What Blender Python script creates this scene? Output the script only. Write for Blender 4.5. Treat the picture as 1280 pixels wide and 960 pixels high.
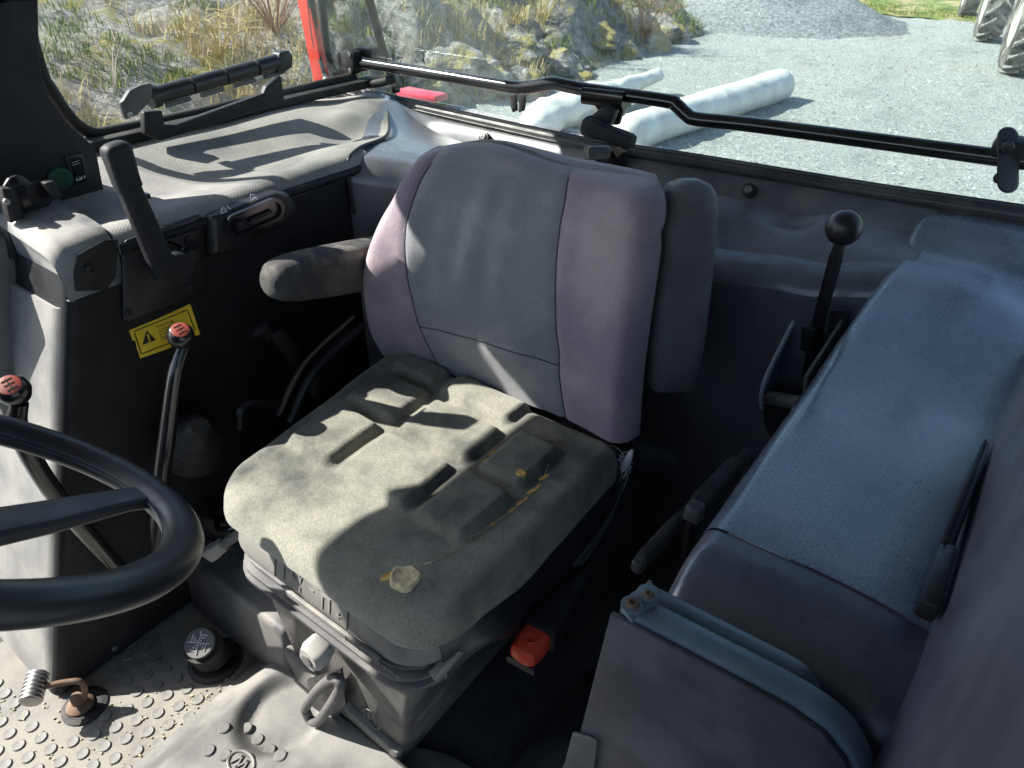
import bpy, bmesh, math, random
from mathutils import Vector, Matrix, noise
random.seed(7)
for o in list(bpy.data.objects): bpy.data.objects.remove(o)
S = bpy.context.scene
COL = S.collection
# ------------------------------------------------------------------ camera
F = 886.0; PITCH = math.radians(34.1); YAW = math.radians(36.8); CAM = Vector((0, 0, 1.25))
HV = Vector((-math.sin(YAW), math.cos(YAW), 0)); RV = Vector((math.cos(YAW), math.sin(YAW), 0))
FW = HV*math.cos(PITCH) + Vector((0, 0, -math.sin(PITCH)))
UP = HV*math.sin(PITCH) + Vector((0, 0, math.cos(PITCH)))
cd = bpy.data.cameras.new('camera'); cam = bpy.data.objects.new('camera', cd); COL.objects.link(cam)
cam.matrix_world = Matrix((( RV.x, UP.x, -FW.x, CAM.x), (RV.y, UP.y, -FW.y, CAM.y), (RV.z, UP.z, -FW.z, CAM.z), (0, 0, 0, 1)))
cd.sensor_width = 36; cd.lens = F/1280*36; cd.clip_start = 0.02; cd.clip_end = 3000
cd.dof.use_dof = True; cd.dof.focus_distance = 1.25; cd.dof.aperture_fstop = 14
S.camera = cam
def W(px, py, x=None, y=None, z=None, d=None):
    """point where the line of sight through a photo pixel meets a plane of the cab"""
    v = FW + RV*((px-640)/F) + UP*((480-py)/F)
    t = d if d is not None else (x-CAM.x)/v.x if x is not None else (y-CAM.y)/v.y if y is not None else (z-CAM.z)/v.z
    return CAM + v*t
# ------------------------------------------------------------------ light
SUN = Vector((-.66, -.355, .665)).normalized()
sd = bpy.data.lights.new('sun', 'SUN'); sd.energy = 5.0; sd.angle = math.radians(.53); sd.color = (1, .96, .90)
so = bpy.data.objects.new('sun', sd); COL.objects.link(so); so.rotation_euler = SUN.to_track_quat('Z', 'Y').to_euler(); so.location = (-20, -8, 25)
wd = bpy.data.worlds.new('World'); S.world = wd; wd.use_nodes = True
nt = wd.node_tree; bg = nt.nodes['Background']; sk = nt.nodes.new('ShaderNodeTexSky'); sk.sky_type = 'NISHITA'; sk.sun_disc = False
sk.sun_elevation = math.asin(SUN.z); sk.sun_rotation = math.atan2(SUN.x, SUN.y); sk.dust_density = 1.0
nt.links.new(sk.outputs[0], bg.inputs[0]); bg.inputs[1].default_value = .118
S.view_settings.view_transform = 'Standard'; S.view_settings.look = 'None'; S.view_settings.exposure = 1.5; S.view_settings.gamma = 1
S.render.engine = 'CYCLES'
S.cycles.max_bounces = 10; S.cycles.transparent_max_bounces = 16

# ------------------------------------------------------------------ materials
class NT:
    def __init__(s, name):
        s.m = bpy.data.materials.new(name); s.m.use_nodes = True; s.t = s.m.node_tree
        s.b = s.t.nodes['Principled BSDF']; s.tc = s.t.nodes.new('ShaderNodeTexCoord')
    def n(s, typ, **k):
        x = s.t.nodes.new(typ)
        for a, v in k.items(): setattr(x, a, v)
        return x
    def l(s, a, b): s.t.links.new(a, b)
    def noise(s, scale, detail=4, rough=.55, vec=None):
        x = s.n('ShaderNodeTexNoise'); x.inputs['Scale'].default_value = scale; x.inputs['Detail'].default_value = detail
        x.inputs['Roughness'].default_value = rough; s.l(vec if vec else s.tc.outputs['Object'], x.inputs['Vector']); return x.outputs['Fac']
    def ramp(s, f, a, b, ca=0., cb=1.):
        x = s.n('ShaderNodeMapRange'); x.interpolation_type = 'SMOOTHSTEP'; x.inputs[1].default_value = a; x.inputs[2].default_value = b
        x.inputs[3].default_value = ca; x.inputs[4].default_value = cb; s.l(f, x.inputs[0]); return x.outputs[0]
    def math(s, op, a, b=None):
        x = s.n('ShaderNodeMath', operation=op)
        for i, v in enumerate((a, b)):
            if v is None: continue
            if isinstance(v, (int, float)): x.inputs[i].default_value = v
            else: s.l(v, x.inputs[i])
        return x.outputs[0]
    def mix(s, f, a, b):
        x = s.n('ShaderNodeMix', data_type='RGBA')
        if isinstance(f, (int, float)): x.inputs[0].default_value = f
        else: s.l(f, x.inputs[0])
        for i, v in ((6, a), (7, b)):
            if isinstance(v, tuple): x.inputs[i].default_value = (*v, 1)
            else: s.l(v, x.inputs[i])
        return x.outputs[2]
    def bump(s, h, strength, dist=.002, prev=None):
        x = s.n('ShaderNodeBump'); x.inputs['Strength'].default_value = strength; x.inputs['Distance'].default_value = dist
        s.l(h, x.inputs['Height'])
        if prev: s.l(prev, x.inputs['Normal'])
        return x.outputs[0]
    def set(s, k, v):
        i = s.b.inputs[k]
        if isinstance(v, (int, float)): i.default_value = v
        elif isinstance(v, tuple): i.default_value = (*v, 1)
        else: s.l(v, i)

def plain(name, col, rough=.5, var=.18, vs=9, metallic=0, dust=None, grain=(900, .25), spec=.5, up=True, coat=0, dustlo=.42, dusthi=.62, ds=7, perf=None, sheen=0):
    """one painted / moulded surface: colour variation, dust patches, grain bump, optional punched dots"""
    k = NT(name)
    nz = k.noise(vs, 5)
    c = k.mix(k.ramp(nz, .3, .7), tuple(x*(1-var) for x in col), tuple(min(1, x*(1+var)) for x in col))
    rg = k.ramp(k.noise(vs*2.3, 4), .3, .75, rough*.82, min(1, rough*1.2))
    if dust:
        f = k.ramp(k.noise(ds, 8, .62), dustlo, dusthi)
        f = k.math('MULTIPLY', f, dust[1])
        if up:
            g = k.n('ShaderNodeNewGeometry'); sx = k.n('ShaderNodeSeparateXYZ'); k.l(g.outputs['Normal'], sx.inputs[0])
            f = k.math('MULTIPLY', f, k.ramp(sx.outputs[2], -.1, .55, .3, 1))
        f2 = k.ramp(k.noise(330, 2, .7), .35, .75, .7, 1.0)
        f = k.math('MULTIPLY', f, f2)
        c = k.mix(f, c, dust[0]); rg = k.math('ADD', rg, k.math('MULTIPLY', f, .35))
    bp = None
    if perf:
        mp = k.n('ShaderNodeMapping'); mp.inputs['Rotation'].default_value = (0, 0, perf[3] if len(perf) > 3 else .785); mp.inputs['Scale'].default_value = (1/perf[0],)*3
        k.l(k.tc.outputs['Object'], mp.inputs[0])
        fr = k.n('ShaderNodeVectorMath', operation='FRACTION'); k.l(mp.outputs[0], fr.inputs[0])
        sb = k.n('ShaderNodeVectorMath', operation='SUBTRACT'); k.l(fr.outputs[0], sb.inputs[0]); sb.inputs[1].default_value = (.5, .5, 0)
        ml = k.n('ShaderNodeVectorMath', operation='MULTIPLY'); k.l(sb.outputs[0], ml.inputs[0]); ml.inputs[1].default_value = (1, 1, 0)
        ln = k.n('ShaderNodeVectorMath', operation='LENGTH'); k.l(ml.outputs[0], ln.inputs[0])
        dot = k.ramp(ln.outputs['Value'], perf[1]*.75, perf[1]*1.15, 1, 0)
        c = k.mix(k.math('MULTIPLY', dot, perf[2]), c, (.008, .008, .009))
        bp = k.bump(k.math('SUBTRACT', 1, dot), .5, .0012)
    if grain: bp = k.bump(k.noise(grain[0], 4, .65), grain[1], grain[2] if len(grain) > 2 else .0008, bp)
    k.set('Base Color', c); k.set('Roughness', rg); k.set('Metallic', metallic); k.set('Specular IOR Level', spec)
    if coat: k.set('Coat Weight', coat); k.set('Coat Roughness', .22)
    if sheen: k.set('Sheen Weight', sheen)
    if bp: k.set('Normal', bp)
    return k.m

DUST = (.37, .345, .29)
M = {}
M['black'] = plain('black_plastic', (.010, .010, .0115), .42, dust=(DUST, .045), grain=(700, .15))
M['blackmatte'] = plain('black_trim', (.011, .011, .013), .6, spec=.35, dust=(DUST, .03), grain=(600, .3))
M['inner'] = plain('console_side_vinyl', (.008, .0085, .010), .6, spec=.3, dust=(DUST, .015), grain=(420, .35))
M['shelf'] = plain('dusty_shelf_vinyl', (.13, .132, .132), .6, dust=((.34, .33, .30), .9), dustlo=.25, dusthi=.62, grain=(500, .3), perf=(.0046, .26, .2), ds=5)
M['cap'] = plain('dusty_console_cap', (.11, .115, .12), .48, dust=((.32, .31, .275), .8), dustlo=.36, dusthi=.6, grain=(600, .2), up=False)
M['conf'] = plain('console_front_vinyl', (.13, .13, .127), .65, dust=((.30, .29, .255), .7), dustlo=.3, dusthi=.65, grain=(300, .4), up=False)
M['ledge'] = plain('rear_ledge_vinyl', (.12, .13, .148), .32, coat=.55, dust=(DUST, .32), dustlo=.40, dusthi=.66, grain=(600, .2), perf=(.0068, .15, .85), spec=.6)
M['ledgeplain'] = plain('rear_ledge_rim', (.10, .108, .124), .34, coat=.5, dust=(DUST, .3), dustlo=.40, dusthi=.66, grain=(500, .3))
M['ledgefront'] = plain('rear_wall_vinyl', (.075, .080, .10), .38, spec=.8, dust=(DUST, .10), grain=(600, .25))
M['fender'] = plain('perforated_fender_vinyl', (.085, .115, .168), .24, coat=1.0, dust=((.36, .38, .40), .45), dustlo=.36, dusthi=.66, grain=(500, .15), perf=(.0078, .125, .85), spec=1.0, ds=4)  # grey vinyl; the reflected blue sky is put into its base colour
M['fenderplain'] = plain('smooth_fender_plastic', (.06, .068, .092), .28, coat=1.0, dust=((.28, .28, .28), .14), grain=(700, .1), spec=.7)  # base lifted to carry the blue reflection on the cover
M['sillpanel'] = plain('grey_front_cover', (.045, .046, .053), .45, dust=((.26, .26, .27), .2), grain=(500, .15), up=False)
M['bluesteel'] = plain('blue_grey_flange', (.10, .145, .185), .38, dust=(DUST, .2), grain=(700, .12), spec=.6)
M['doortrim'] = plain('door_post_plastic', (.10, .098, .118), .36, dust=((.3, .29, .31), .18), grain=(300, .08), up=False)
M['rubber'] = plain('rubber', (.013, .013, .014), .65, dust=(DUST, .10), spec=.35, grain=(400, .3))
M['gasket'] = plain('ribbed_gasket', (.035, .036, .038), .45, dust=(DUST, .22), grain=(300, .3))
M['gloss'] = plain('gloss_black_paint', (.01, .01, .012), .16, grain=None, dust=(DUST, .05), spec=.6)
M['knob'] = plain('gloss_black_knob', (.012, .012, .014), .2, grain=None, spec=.6)
M['wheel'] = plain('steering_wheel_grip', (.013, .0135, .017), .40, dust=(DUST, .05), grain=(900, .12), spec=.5)
M['red'] = plain('red_paint', (.50, .035, .018), .35, grain=None)
M['pink'] = plain('red_lamp_plastic', (.62, .06, .10), .3, grain=None)
M['redcap'] = plain('red_knob_cap', (.28, .055, .04), .45, dust=(DUST, .3), up=False)
M['orange'] = plain('orange_buckle', (.80, .075, .03), .4, grain=(500, .05))
M['white'] = plain('white_plastic', (.27, .265, .245), .5, dust=((.4, .36, .28), .25), up=False)
M['greyplastic'] = plain('dusty_grey_plastic', (.12, .118, .11), .6, dust=((.33, .31, .265), .75), dustlo=.35, dusthi=.62, grain=(500, .25), ds=12)
M['greydark'] = plain('dark_grey_plastic', (.07, .07, .071), .55, dust=(DUST, .25), grain=(500, .2))
M['steel'] = plain('worn_steel', (.38, .37, .36), .38, metallic=.9, grain=(300, .1))
M['screw'] = plain('dull_screw', (.25, .24, .23), .4, metallic=.8, grain=None)
M['rust'] = plain('rusty_steel', (.14, .085, .055), .75, grain=(200, .5))
M['green'] = plain('green_button', (.006, .055, .03), .4, grain=None)
M['yellow'] = plain('yellow_label', (.85, .60, .025), .5, grain=None, dust=((.5, .4, .15), .2), up=False)
M['ink'] = plain('black_ink', (.012, .011, .01), .5, grain=None)
M['print'] = plain('white_print', (.55, .56, .56), .5, grain=None)
M['greyprint'] = plain('grey_print', (.30, .30, .30), .5, grain=None)
M['tube'] = M['gloss']
M['mat'] = plain('dusty_rubber_mat', (.07, .07, .068), .65, dust=((.27, .255, .215), .95), dustlo=.22, dusthi=.58, grain=(300, .3), ds=6, up=False)
M['stud'] = plain('rubber_stud', (.10, .102, .10), .6, dust=((.26, .255, .23), .7), dustlo=.3, dusthi=.6, grain=(300, .2), ds=9, up=False)
M['hump'] = plain('worn_floor_cover', (.10, .10, .096), .5, dust=((.25, .242, .215), .85), dustlo=.35, dusthi=.62, grain=(300, .2), ds=4, up=False)
M['floordark'] = plain('black_floor_lining', (.03, .031, .035), .5, dust=(DUST, .10), spec=.4, grain=(300, .2))
M['platform'] = plain('grey_platform', (.07, .072, .075), .55, dust=(DUST, .45), grain=(300, .25))
M['armrest'] = plain('grained_armrest', (.10, .101, .105), .5, grain=(190, 1.0, .0025), dust=(DUST, .10))
M['armfabric'] = plain('worn_armrest_cloth', (.045, .045, .046), .9, dust=((.34, .32, .26), .6), dustlo=.40, dusthi=.60, grain=(420, .8), ds=9)
M['piping'] = plain('dark_piping', (.045, .045, .05), .8, grain=None)
M['buttonm'] = plain('dark_button', (.04, .041, .044), .45, grain=None)
M['litedge'] = plain('blue_lit_edge', (.30, .35, .40), .45, grain=(200, .6))  # pale blue stands in for skylight catching the gate edge
M['base'] = plain('dark_suspension_base', (.035, .035, .036), .55, dust=(DUST, .28), up=False)
M['foam'] = plain('torn_foam', (.62, .40, .13), .9, var=.35, vs=120, grain=(150, 1.0))
M['foamgrey'] = plain('dirty_foam', (.55, .46, .28), .9, var=.4, vs=60, grain=(150, 1.0))
M['fray'] = plain('frayed_white_thread', (.75, .75, .76), .9, grain=None)
M['leather'] = plain('black_seat_skirt', (.018, .019, .022), .42, dust=(DUST, .08), grain=(200, .6))
M['headliner'] = plain('headliner', (.16, .16, .155), .9, grain=(300, .3))

def fabric(name, a, b, dust, dl, dh, ds=8, speck=1.0):
    k = NT(name)
    wv = k.noise(1100, 2, .7); mid = k.noise(260, 3, .6)
    c = k.mix(k.ramp(wv, .35, .65), a, b)
    f = k.math('MULTIPLY', k.ramp(k.noise(ds, 6, .6), dl, dh), dust[1])
    f = k.math('MULTIPLY', f, k.ramp(mid, .3, .66, .72, 1.06))
    c = k.mix(f, c, dust[0])
    k.set('Base Color', c); k.set('Roughness', .95); k.set('Specular IOR Level', .15); k.set('Sheen Weight', .25); k.set('Sheen Roughness', .5)
    b1 = k.bump(wv, .5*speck, .0012); k.set('Normal', k.bump(mid, .6*speck, .0016, b1))
    return k.m
M['cushion'] = fabric('worn_cushion_cloth', (.026, .029, .029), (.058, .064, .06), ((.315, .31, .245), .74), .22, .66, 9)
M['greycloth'] = fabric('grey_seat_cloth', (.17, .174, .184), (.24, .245, .255), ((.36, .35, .335), .5), .42, .68, 9, .8)
M['mauve'] = fabric('faded_mauve_cloth', (.20, .162, .195), (.285, .232, .268), ((.43, .35, .345), .6), .40, .68, 8, .8)

# ------------------------------------------------------------------ geometry helpers
V = Vector
ROOT = {}
def thing(name, label, cat, loc, group=None):
    o = bpy.data.objects.new(name, None); COL.objects.link(o); o.location = loc; o.empty_display_size = .05
    o['label'] = label; o['category'] = cat
    if group: o['group'] = group
    ROOT[o.name] = V(loc); return o
def link(name, me, mat, parent=None):
    if mat and not me.materials: me.materials.append(mat)
    o = bpy.data.objects.new(name, me); COL.objects.link(o)
    if parent is not None: o.parent = parent
    return o
def obj(name, geo, mat, parent=None, smooth=40, label=None, cat=None, group=None, kind=None):
    """geo: list of (verts, faces) pairs in world coordinates, linked as ONE mesh object"""
    if isinstance(geo, tuple): geo = [geo]
    vs, fs = [], []
    for v, f in geo:
        n = len(vs); vs += [V(p) for p in v]; fs += [[i+n for i in q] for q in f]
    if parent is not None: L = ROOT[parent.name]
    else:
        mn = [min(p[i] for p in vs) for i in range(3)]; mx = [max(p[i] for p in vs) for i in range(3)]
        L = V(((mn[0]+mx[0])/2, (mn[1]+mx[1])/2, mn[2]))
    me = bpy.data.meshes.new(name); me.from_pydata([p-L for p in vs], [], fs); me.validate()
    bm = bmesh.new(); bm.from_mesh(me); bmesh.ops.recalc_face_normals(bm, faces=bm.faces); bm.to_mesh(me); bm.free()
    if smooth:
        me.shade_smooth()
        try: me.set_sharp_from_angle(angle=math.radians(smooth))
        except Exception: pass
    o = link(name, me, mat, parent); ROOT[o.name] = L
    if parent is None: o.location = L
    if label: o['label'] = label
    if cat: o['category'] = cat
    if group: o['group'] = group
    if kind: o['kind'] = kind
    return o
def bevel_geo(geo, w, seg=2, ang=25):
    v, f = geo; bm = bmesh.new(); bv = [bm.verts.new(p) for p in v]
    for q in f:
        try: bm.faces.new([bv[i] for i in q])
        except ValueError: pass
    bmesh.ops.recalc_face_normals(bm, faces=bm.faces)
    es = [e for e in bm.edges if len(e.link_faces) == 2 and e.calc_face_angle(0) > math.radians(ang)]
    bmesh.ops.bevel(bm, geom=es, offset=w, segments=seg, profile=.5, affect='EDGES', clamp_overlap=True)
    bm.verts.index_update(); r = ([p.co.copy() for p in bm.verts], [[p.index for p in q.verts] for q in bm.faces]); bm.free(); return r
def box(c, s, rot=None, bev=0, seg=2):
    c = V(c); R = rot or Matrix.Identity(3)
    v = [c + R @ V((i*s[0]/2, j*s[1]/2, k*s[2]/2)) for k in (-1, 1) for j in (-1, 1) for i in (-1, 1)]
    g = (v, [(0, 2, 3, 1), (4, 5, 7, 6), (0, 1, 5, 4), (2, 6, 7, 3), (0, 4, 6, 2), (1, 3, 7, 5)])
    return bevel_geo(g, bev, seg) if bev else g
def prism(pts, ext, bev=0, seg=2):
    n = len(pts); e = V(ext); v = [V(p) for p in pts] + [V(p)+e for p in pts]
    g = (v, [list(range(n))[::-1], list(range(n, 2*n))] + [(i, (i+1) % n, n+(i+1) % n, n+i) for i in range(n)])
    return bevel_geo(g, bev, seg) if bev else g
def spline(pts, n=8):
    pts = [V(p) for p in pts]; out = []
    for i in range(len(pts)-1):
        p0 = pts[max(i-1, 0)]; p1 = pts[i]; p2 = pts[i+1]; p3 = pts[min(i+2, len(pts)-1)]
        for k in range(n):
            t = k/n; out.append(.5*((2*p1)+(p2-p0)*t+(2*p0-5*p1+4*p2-p3)*t*t+(3*p1-p0-3*p2+p3)*t**3))
    out.append(pts[-1]); return out
def tube(path, r, seg=14, closed=False, caps=True, flat=1.0, upv=None):
    path = [V(p) for p in path]; n = len(path); rr = r if isinstance(r, (list, tuple)) else [r]*n
    v, f = [], []; ref = V(upv) if upv else V((.13, .27, .95)).normalized()
    for i in range(n):
        a = path[(i-1) % n] if (closed or i) else path[i]; b = path[(i+1) % n] if (closed or i < n-1) else path[i]
        t = (b-a).normalized(); x = t.cross(ref)
        if x.length < 1e-3: x = t.cross(V((1, 0, 0)))
        x.normalize(); y = x.cross(t); 
        if not upv: ref = y
        for k in range(seg):
            an = 2*math.pi*k/seg; v.append(path[i] + x*(math.cos(an)*rr[i]) + y*(math.sin(an)*rr[i]*flat))
    for i in range(n if closed else n-1):
        for k in range(seg):
            a = i*seg+k; b = i*seg+(k+1) % seg; c = ((i+1) % n)*seg+(k+1) % seg; d = ((i+1) % n)*seg+k; f.append((a, b, c, d))
    if caps and not closed: f.append(list(range(seg))[::-1]); f.append(list(range((n-1)*seg, n*seg)))
    return v, f
def lathe(prof, o, axis, seg=24):
    """prof: (radius, height) pairs turned round an axis"""
    o = V(o); a = V(axis).normalized(); x = a.cross(V((.3, .5, .8)))
    if x.length < .1: x = a.cross(V((1, 0, 0)))
    x.normalize(); y = a.cross(x); v, f = [], []
    for r, h in prof:
        for k in range(seg):
            an = 2*math.pi*k/seg; v.append(o + a*h + (x*math.cos(an)+y*math.sin(an))*max(r, 1e-5))
    for i in range(len(prof)-1):
        for k in range(seg): f.append((i*seg+k, i*seg+(k+1) % seg, (i+1)*seg+(k+1) % seg, (i+1)*seg+k))
    f.append(list(range(seg))[::-1]); f.append(list(range((len(prof)-1)*seg, len(prof)*seg))); return v, f
def grid(fn, nu, nv, u0=0, u1=1, v0=0, v1=1):
    v = [V(fn(u0+(u1-u0)*i/nu, v0+(v1-v0)*j/nv)) for j in range(nv+1) for i in range(nu+1)]
    f = [(j*(nu+1)+i, j*(nu+1)+i+1, (j+1)*(nu+1)+i+1, (j+1)*(nu+1)+i) for j in range(nv) for i in range(nu)]
    return v, f
def slab(fn, nu, nv, ext):
    """a sheet with a thickness: grid plus its copy offset by ext, closed along the rim"""
    v, f = grid(fn, nu, nv); n = len(v); e = V(ext); v2 = v + [p+e for p in v]; f2 = f + [tuple(i+n for i in q[::-1]) for q in f]
    rim = [i for i in range(nu+1)] + [j*(nu+1)+nu for j in range(1, nv+1)] + [nv*(nu+1)+i for i in range(nu-1, -1, -1)] + [j*(nu+1) for j in range(nv-1, 0, -1)]
    for a in range(len(rim)):
        p, q = rim[a], rim[(a+1) % len(rim)]; f2.append((p, q, q+n, p+n))
    return v2, f2
def sphere(c, r, seg=24, rings=14, sc=(1, 1, 1)):
    prof = [(r*math.sin(math.pi*i/rings), -r*math.cos(math.pi*i/rings)) for i in range(rings+1)]
    v, f = lathe(prof, (0, 0, 0), (0, 0, 1), seg); return [V(c)+V((p.x*sc[0], p.y*sc[1], p.z*sc[2])) for p in v], f
def loft(rings, caps=True):
    n = len(rings[0]); v = [V(p) for r in rings for p in r]; f = []
    for i in range(len(rings)-1):
        for k in range(n): f.append((i*n+k, i*n+(k+1) % n, (i+1)*n+(k+1) % n, (i+1)*n+k))
    if caps: f.append(list(range(n))[::-1]); f.append(list(range((len(rings)-1)*n, len(rings)*n)))
    return v, f
def rrect(c, ax, ay, w, h, r, k=5):
    c = V(c); ax = V(ax).normalized(); ay = V(ay).normalized(); out = []
    r = min(r, w/2*.999, h/2*.999)
    for cx, cy, a0 in ((w/2-r, h/2-r, 0), (-w/2+r, h/2-r, 90), (-w/2+r, -h/2+r, 180), (w/2-r, -h/2+r, 270)):
        for i in range(k+1):
            a = math.radians(a0+90*i/k); out.append(c + ax*(cx+r*math.cos(a)) + ay*(cy+r*math.sin(a)))
    return out
def ss(a, b, x):
    t = max(0, min(1, (x-a)/(b-a))); return t*t*(3-2*t)
def nz(p, s=1.0): return noise.noise(V(p)*s)
def text(s, name, origin, ax, ay, h, mat, parent, depth=.0004):
    cu = bpy.data.curves.new(name, 'FONT'); cu.body = s; cu.size = h; cu.extrude = depth; cu.align_x = 'CENTER'; cu.align_y = 'CENTER'; cu.resolution_u = 3
    to = bpy.data.objects.new('tmp', cu); COL.objects.link(to); dg = bpy.context.evaluated_depsgraph_get(); dg.update()
    me = bpy.data.meshes.new_from_object(to.evaluated_get(dg)); bpy.data.objects.remove(to)
    ax = V(ax).normalized(); ay = V(ay).normalized(); az = ax.cross(ay); L = ROOT[parent.name]
    me.transform(Matrix(((ax.x, ay.x, az.x, origin[0]-L.x), (ax.y, ay.y, az.y, origin[1]-L.y), (ax.z, ay.z, az.z, origin[2]-L.z), (0, 0, 0, 1))))
    me.materials.clear(); return link(name, me, mat, parent)
def bolt(name, c, axis, r, parent, mat=None, label=None):
    g = [lathe([(r, 0), (r, r*.35), (r*.85, r*.55), (r*.45, r*.6), (r*.42, r*.3), (0, r*.3)], c, axis, 16)]
    return obj(name, g, mat or M['screw'], parent)
def stroke(pts, w, nrm, h, closed=False):
    """a raised line (embossed mark) on a plane with normal nrm"""
    nrm = V(nrm).normalized(); pts = [V(p) for p in pts]; out = []
    for i in range(len(pts) - (0 if closed else 1)):
        a, b = pts[i], pts[(i+1) % len(pts)]; t = (b-a).normalized(); s = t.cross(nrm)*w/2
        a = a-t*w*.4; b = b+t*w*.4
        out.append(prism([a-s, b-s, b+s, a+s], nrm*h))
    return out

# ================================================================== OUTSIDE: ground, bank
GZ = -1.2
def ground_mat():
    k = NT('gravel_yard')
    a = k.noise(34, 6, .8); b = k.noise(.35, 4); c2 = k.noise(70, 4, .7)
    c = k.mix(k.ramp(a, .40, .60), (.20, .21, .195), (.66, .675, .63))
    c = k.mix(k.math('MULTIPLY', k.ramp(c2, .45, .62), .5), c, (.19, .21, .21))
    c = k.mix(k.math('MULTIPLY', k.ramp(b, .5, .68), .45), c, (.34, .33, .28))
    c = k.mix(k.math('MULTIPLY', k.ramp(k.noise(.9, 6, .65), .52, .66), .4), c, (.20, .205, .195))
    c = k.mix(k.math('MULTIPLY', k.ramp(k.noise(11, 3, .6), .56, .66), .45), c, (.17, .18, .175))
    k.set('Base Color', c); k.set('Roughness', .95); k.set('Normal', k.bump(k.math('ADD', a, c2), 1.0, .03)); return k.m
M['gravel'] = ground_mat()
def ground_fn(u, v):
    x = -400+800*u; y = -400+800*v; return (x, y, GZ)
obj('ground', grid(ground_fn, 40, 40), M['gravel'], kind='structure', label='pale green grey gravel yard behind the cab')
def yard(u, v):
    x = -7.4+20*u; y = 2+24*v
    return (x, y, GZ+.012+.035*nz((x*.8, y*.8, 0))+.02*nz((x*3, y*3, 4))+.012*nz((x*9, y*9, 7)))
obj('gravel_yard', grid(yard, 170, 200), M['gravel'], kind='structure', label='uneven gravel of the yard close behind the cab')
def grass_mat():
    k = NT('grass_verge'); a = k.noise(3, 6, .7)
    c = k.mix(k.ramp(a, .35, .6), (.08, .15, .02), (.26, .28, .07)); c = k.mix(k.ramp(k.noise(1.1, 4), .5, .62), c, (.42, .33, .17))
    k.set('Base Color', c); k.set('Roughness', .9); k.set('Normal', k.bump(k.noise(40, 4), 1, .05)); return k.m
M['grass'] = grass_mat()
def verge(u, v):
    x = -14+40*u; y0 = 22.6+.8*nz((x*.5, 1, 0))+.25*nz((x*2, 5, 0)); y = y0+v*60
    return (x, y, GZ+.03+.10*ss(0, .06, v)+.05*nz((x, y, 1)))
obj('grass_verge', grid(verge, 120, 60), M['grass'], kind='structure', label='green grass verge beyond the gravel yard')

def foot_x(y): return -6.9-.5*nz((0, y*.35, 3))-.25*nz((2, y*1.3, 3)) - (ss(15, 22, y)*2.2) - ss(8, 3, y)*1.3
def bank_h(x, y):
    d = foot_x(y)-x
    if d <= 0: return -.15
    base = 1.1*(1-math.exp(-d*.55))+.13*d
    fade = 1-ss(16.5, 24, y)*.85
    rock = ss(5, 8.5, y)*(1-ss(14.5, 17, y))
    p = V((x, y, 0))
    a = abs(nz(p*.55+V((5, 2, 1))))*1.1+abs(nz(p*1.4+V((1, 7, 2))))*.55+abs(nz(p*3.1))*.22
    lumps = rock*(a-.32)*1.25 + (1-rock)*(nz(p*.7)*.28+nz(p*2.3)*.10)
    return (base+lumps*min(1, d*1.4))*fade + .05*nz(p*6)+.03*nz(p*14)
def bank_fn(u, v):
    y = -9+34*v; x = -6.0-16*u**1.35; return (x, y, GZ+bank_h(x, y))
def bank_mat():
    k = NT('rocky_bank'); a = k.noise(9, 9, .72); b = k.noise(1.0, 5, .6); c0 = k.noise(1.7, 6, .65); gn = k.n('ShaderNodeNewGeometry')
    sx = k.n('ShaderNodeSeparateXYZ'); k.l(gn.outputs['Normal'], sx.inputs[0])
    c = k.mix(k.ramp(a, .33, .66), (.12, .112, .10), (.46, .44, .40))
    c = k.mix(k.math('MULTIPLY', k.ramp(b, .46, .62), .55), c, (.30, .25, .19))
    g = k.math('MULTIPLY', k.ramp(c0, .50, .60), k.ramp(sx.outputs[2], .55, .85))
    c = k.mix(k.math('MULTIPLY', g, .85), c, k.mix(k.ramp(k.noise(12, 4), .35, .62), (.34, .27, .045), (.17, .19, .045)))
    k.set('Base Color', c); k.set('Roughness', .95); k.set('Normal', k.bump(k.math('ADD', a, k.noise(40, 4, .7)), 1, .06)); return k.m
M['bank'] = bank_mat()
obj('bank', grid(bank_fn, 190, 330), M['bank'], kind='structure', label='rocky bank with moss and dry grass beside the gravel yard')

# grey gravel heap at the end of the bank
def heap(u, v):
    a = 2*math.pi*u; r = 3.2*v; x = -6.9+r*math.cos(a)*1.15; y = 20.0+r*math.sin(a)
    h = 1.5*(1-v)**1.1*(1+.25*nz((x, y, 2)))+.10*nz((x*2, y*2, 1))*(1-v)+.05*nz((x*6, y*6, 1))
    return (x, y, GZ+h-.08)
M['heap'] = plain('grey_gravel_heap', (.20, .21, .215), .95, var=.45, vs=14, grain=(25, 1.0, .04))
obj('gravel_heap', grid(heap, 90, 50), M['heap'], label='grey heap of fine gravel at the end of the rocky bank', cat='gravel heap')

def bank_pt(x, y): return V((x, y, GZ+bank_h(x, y)))
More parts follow.
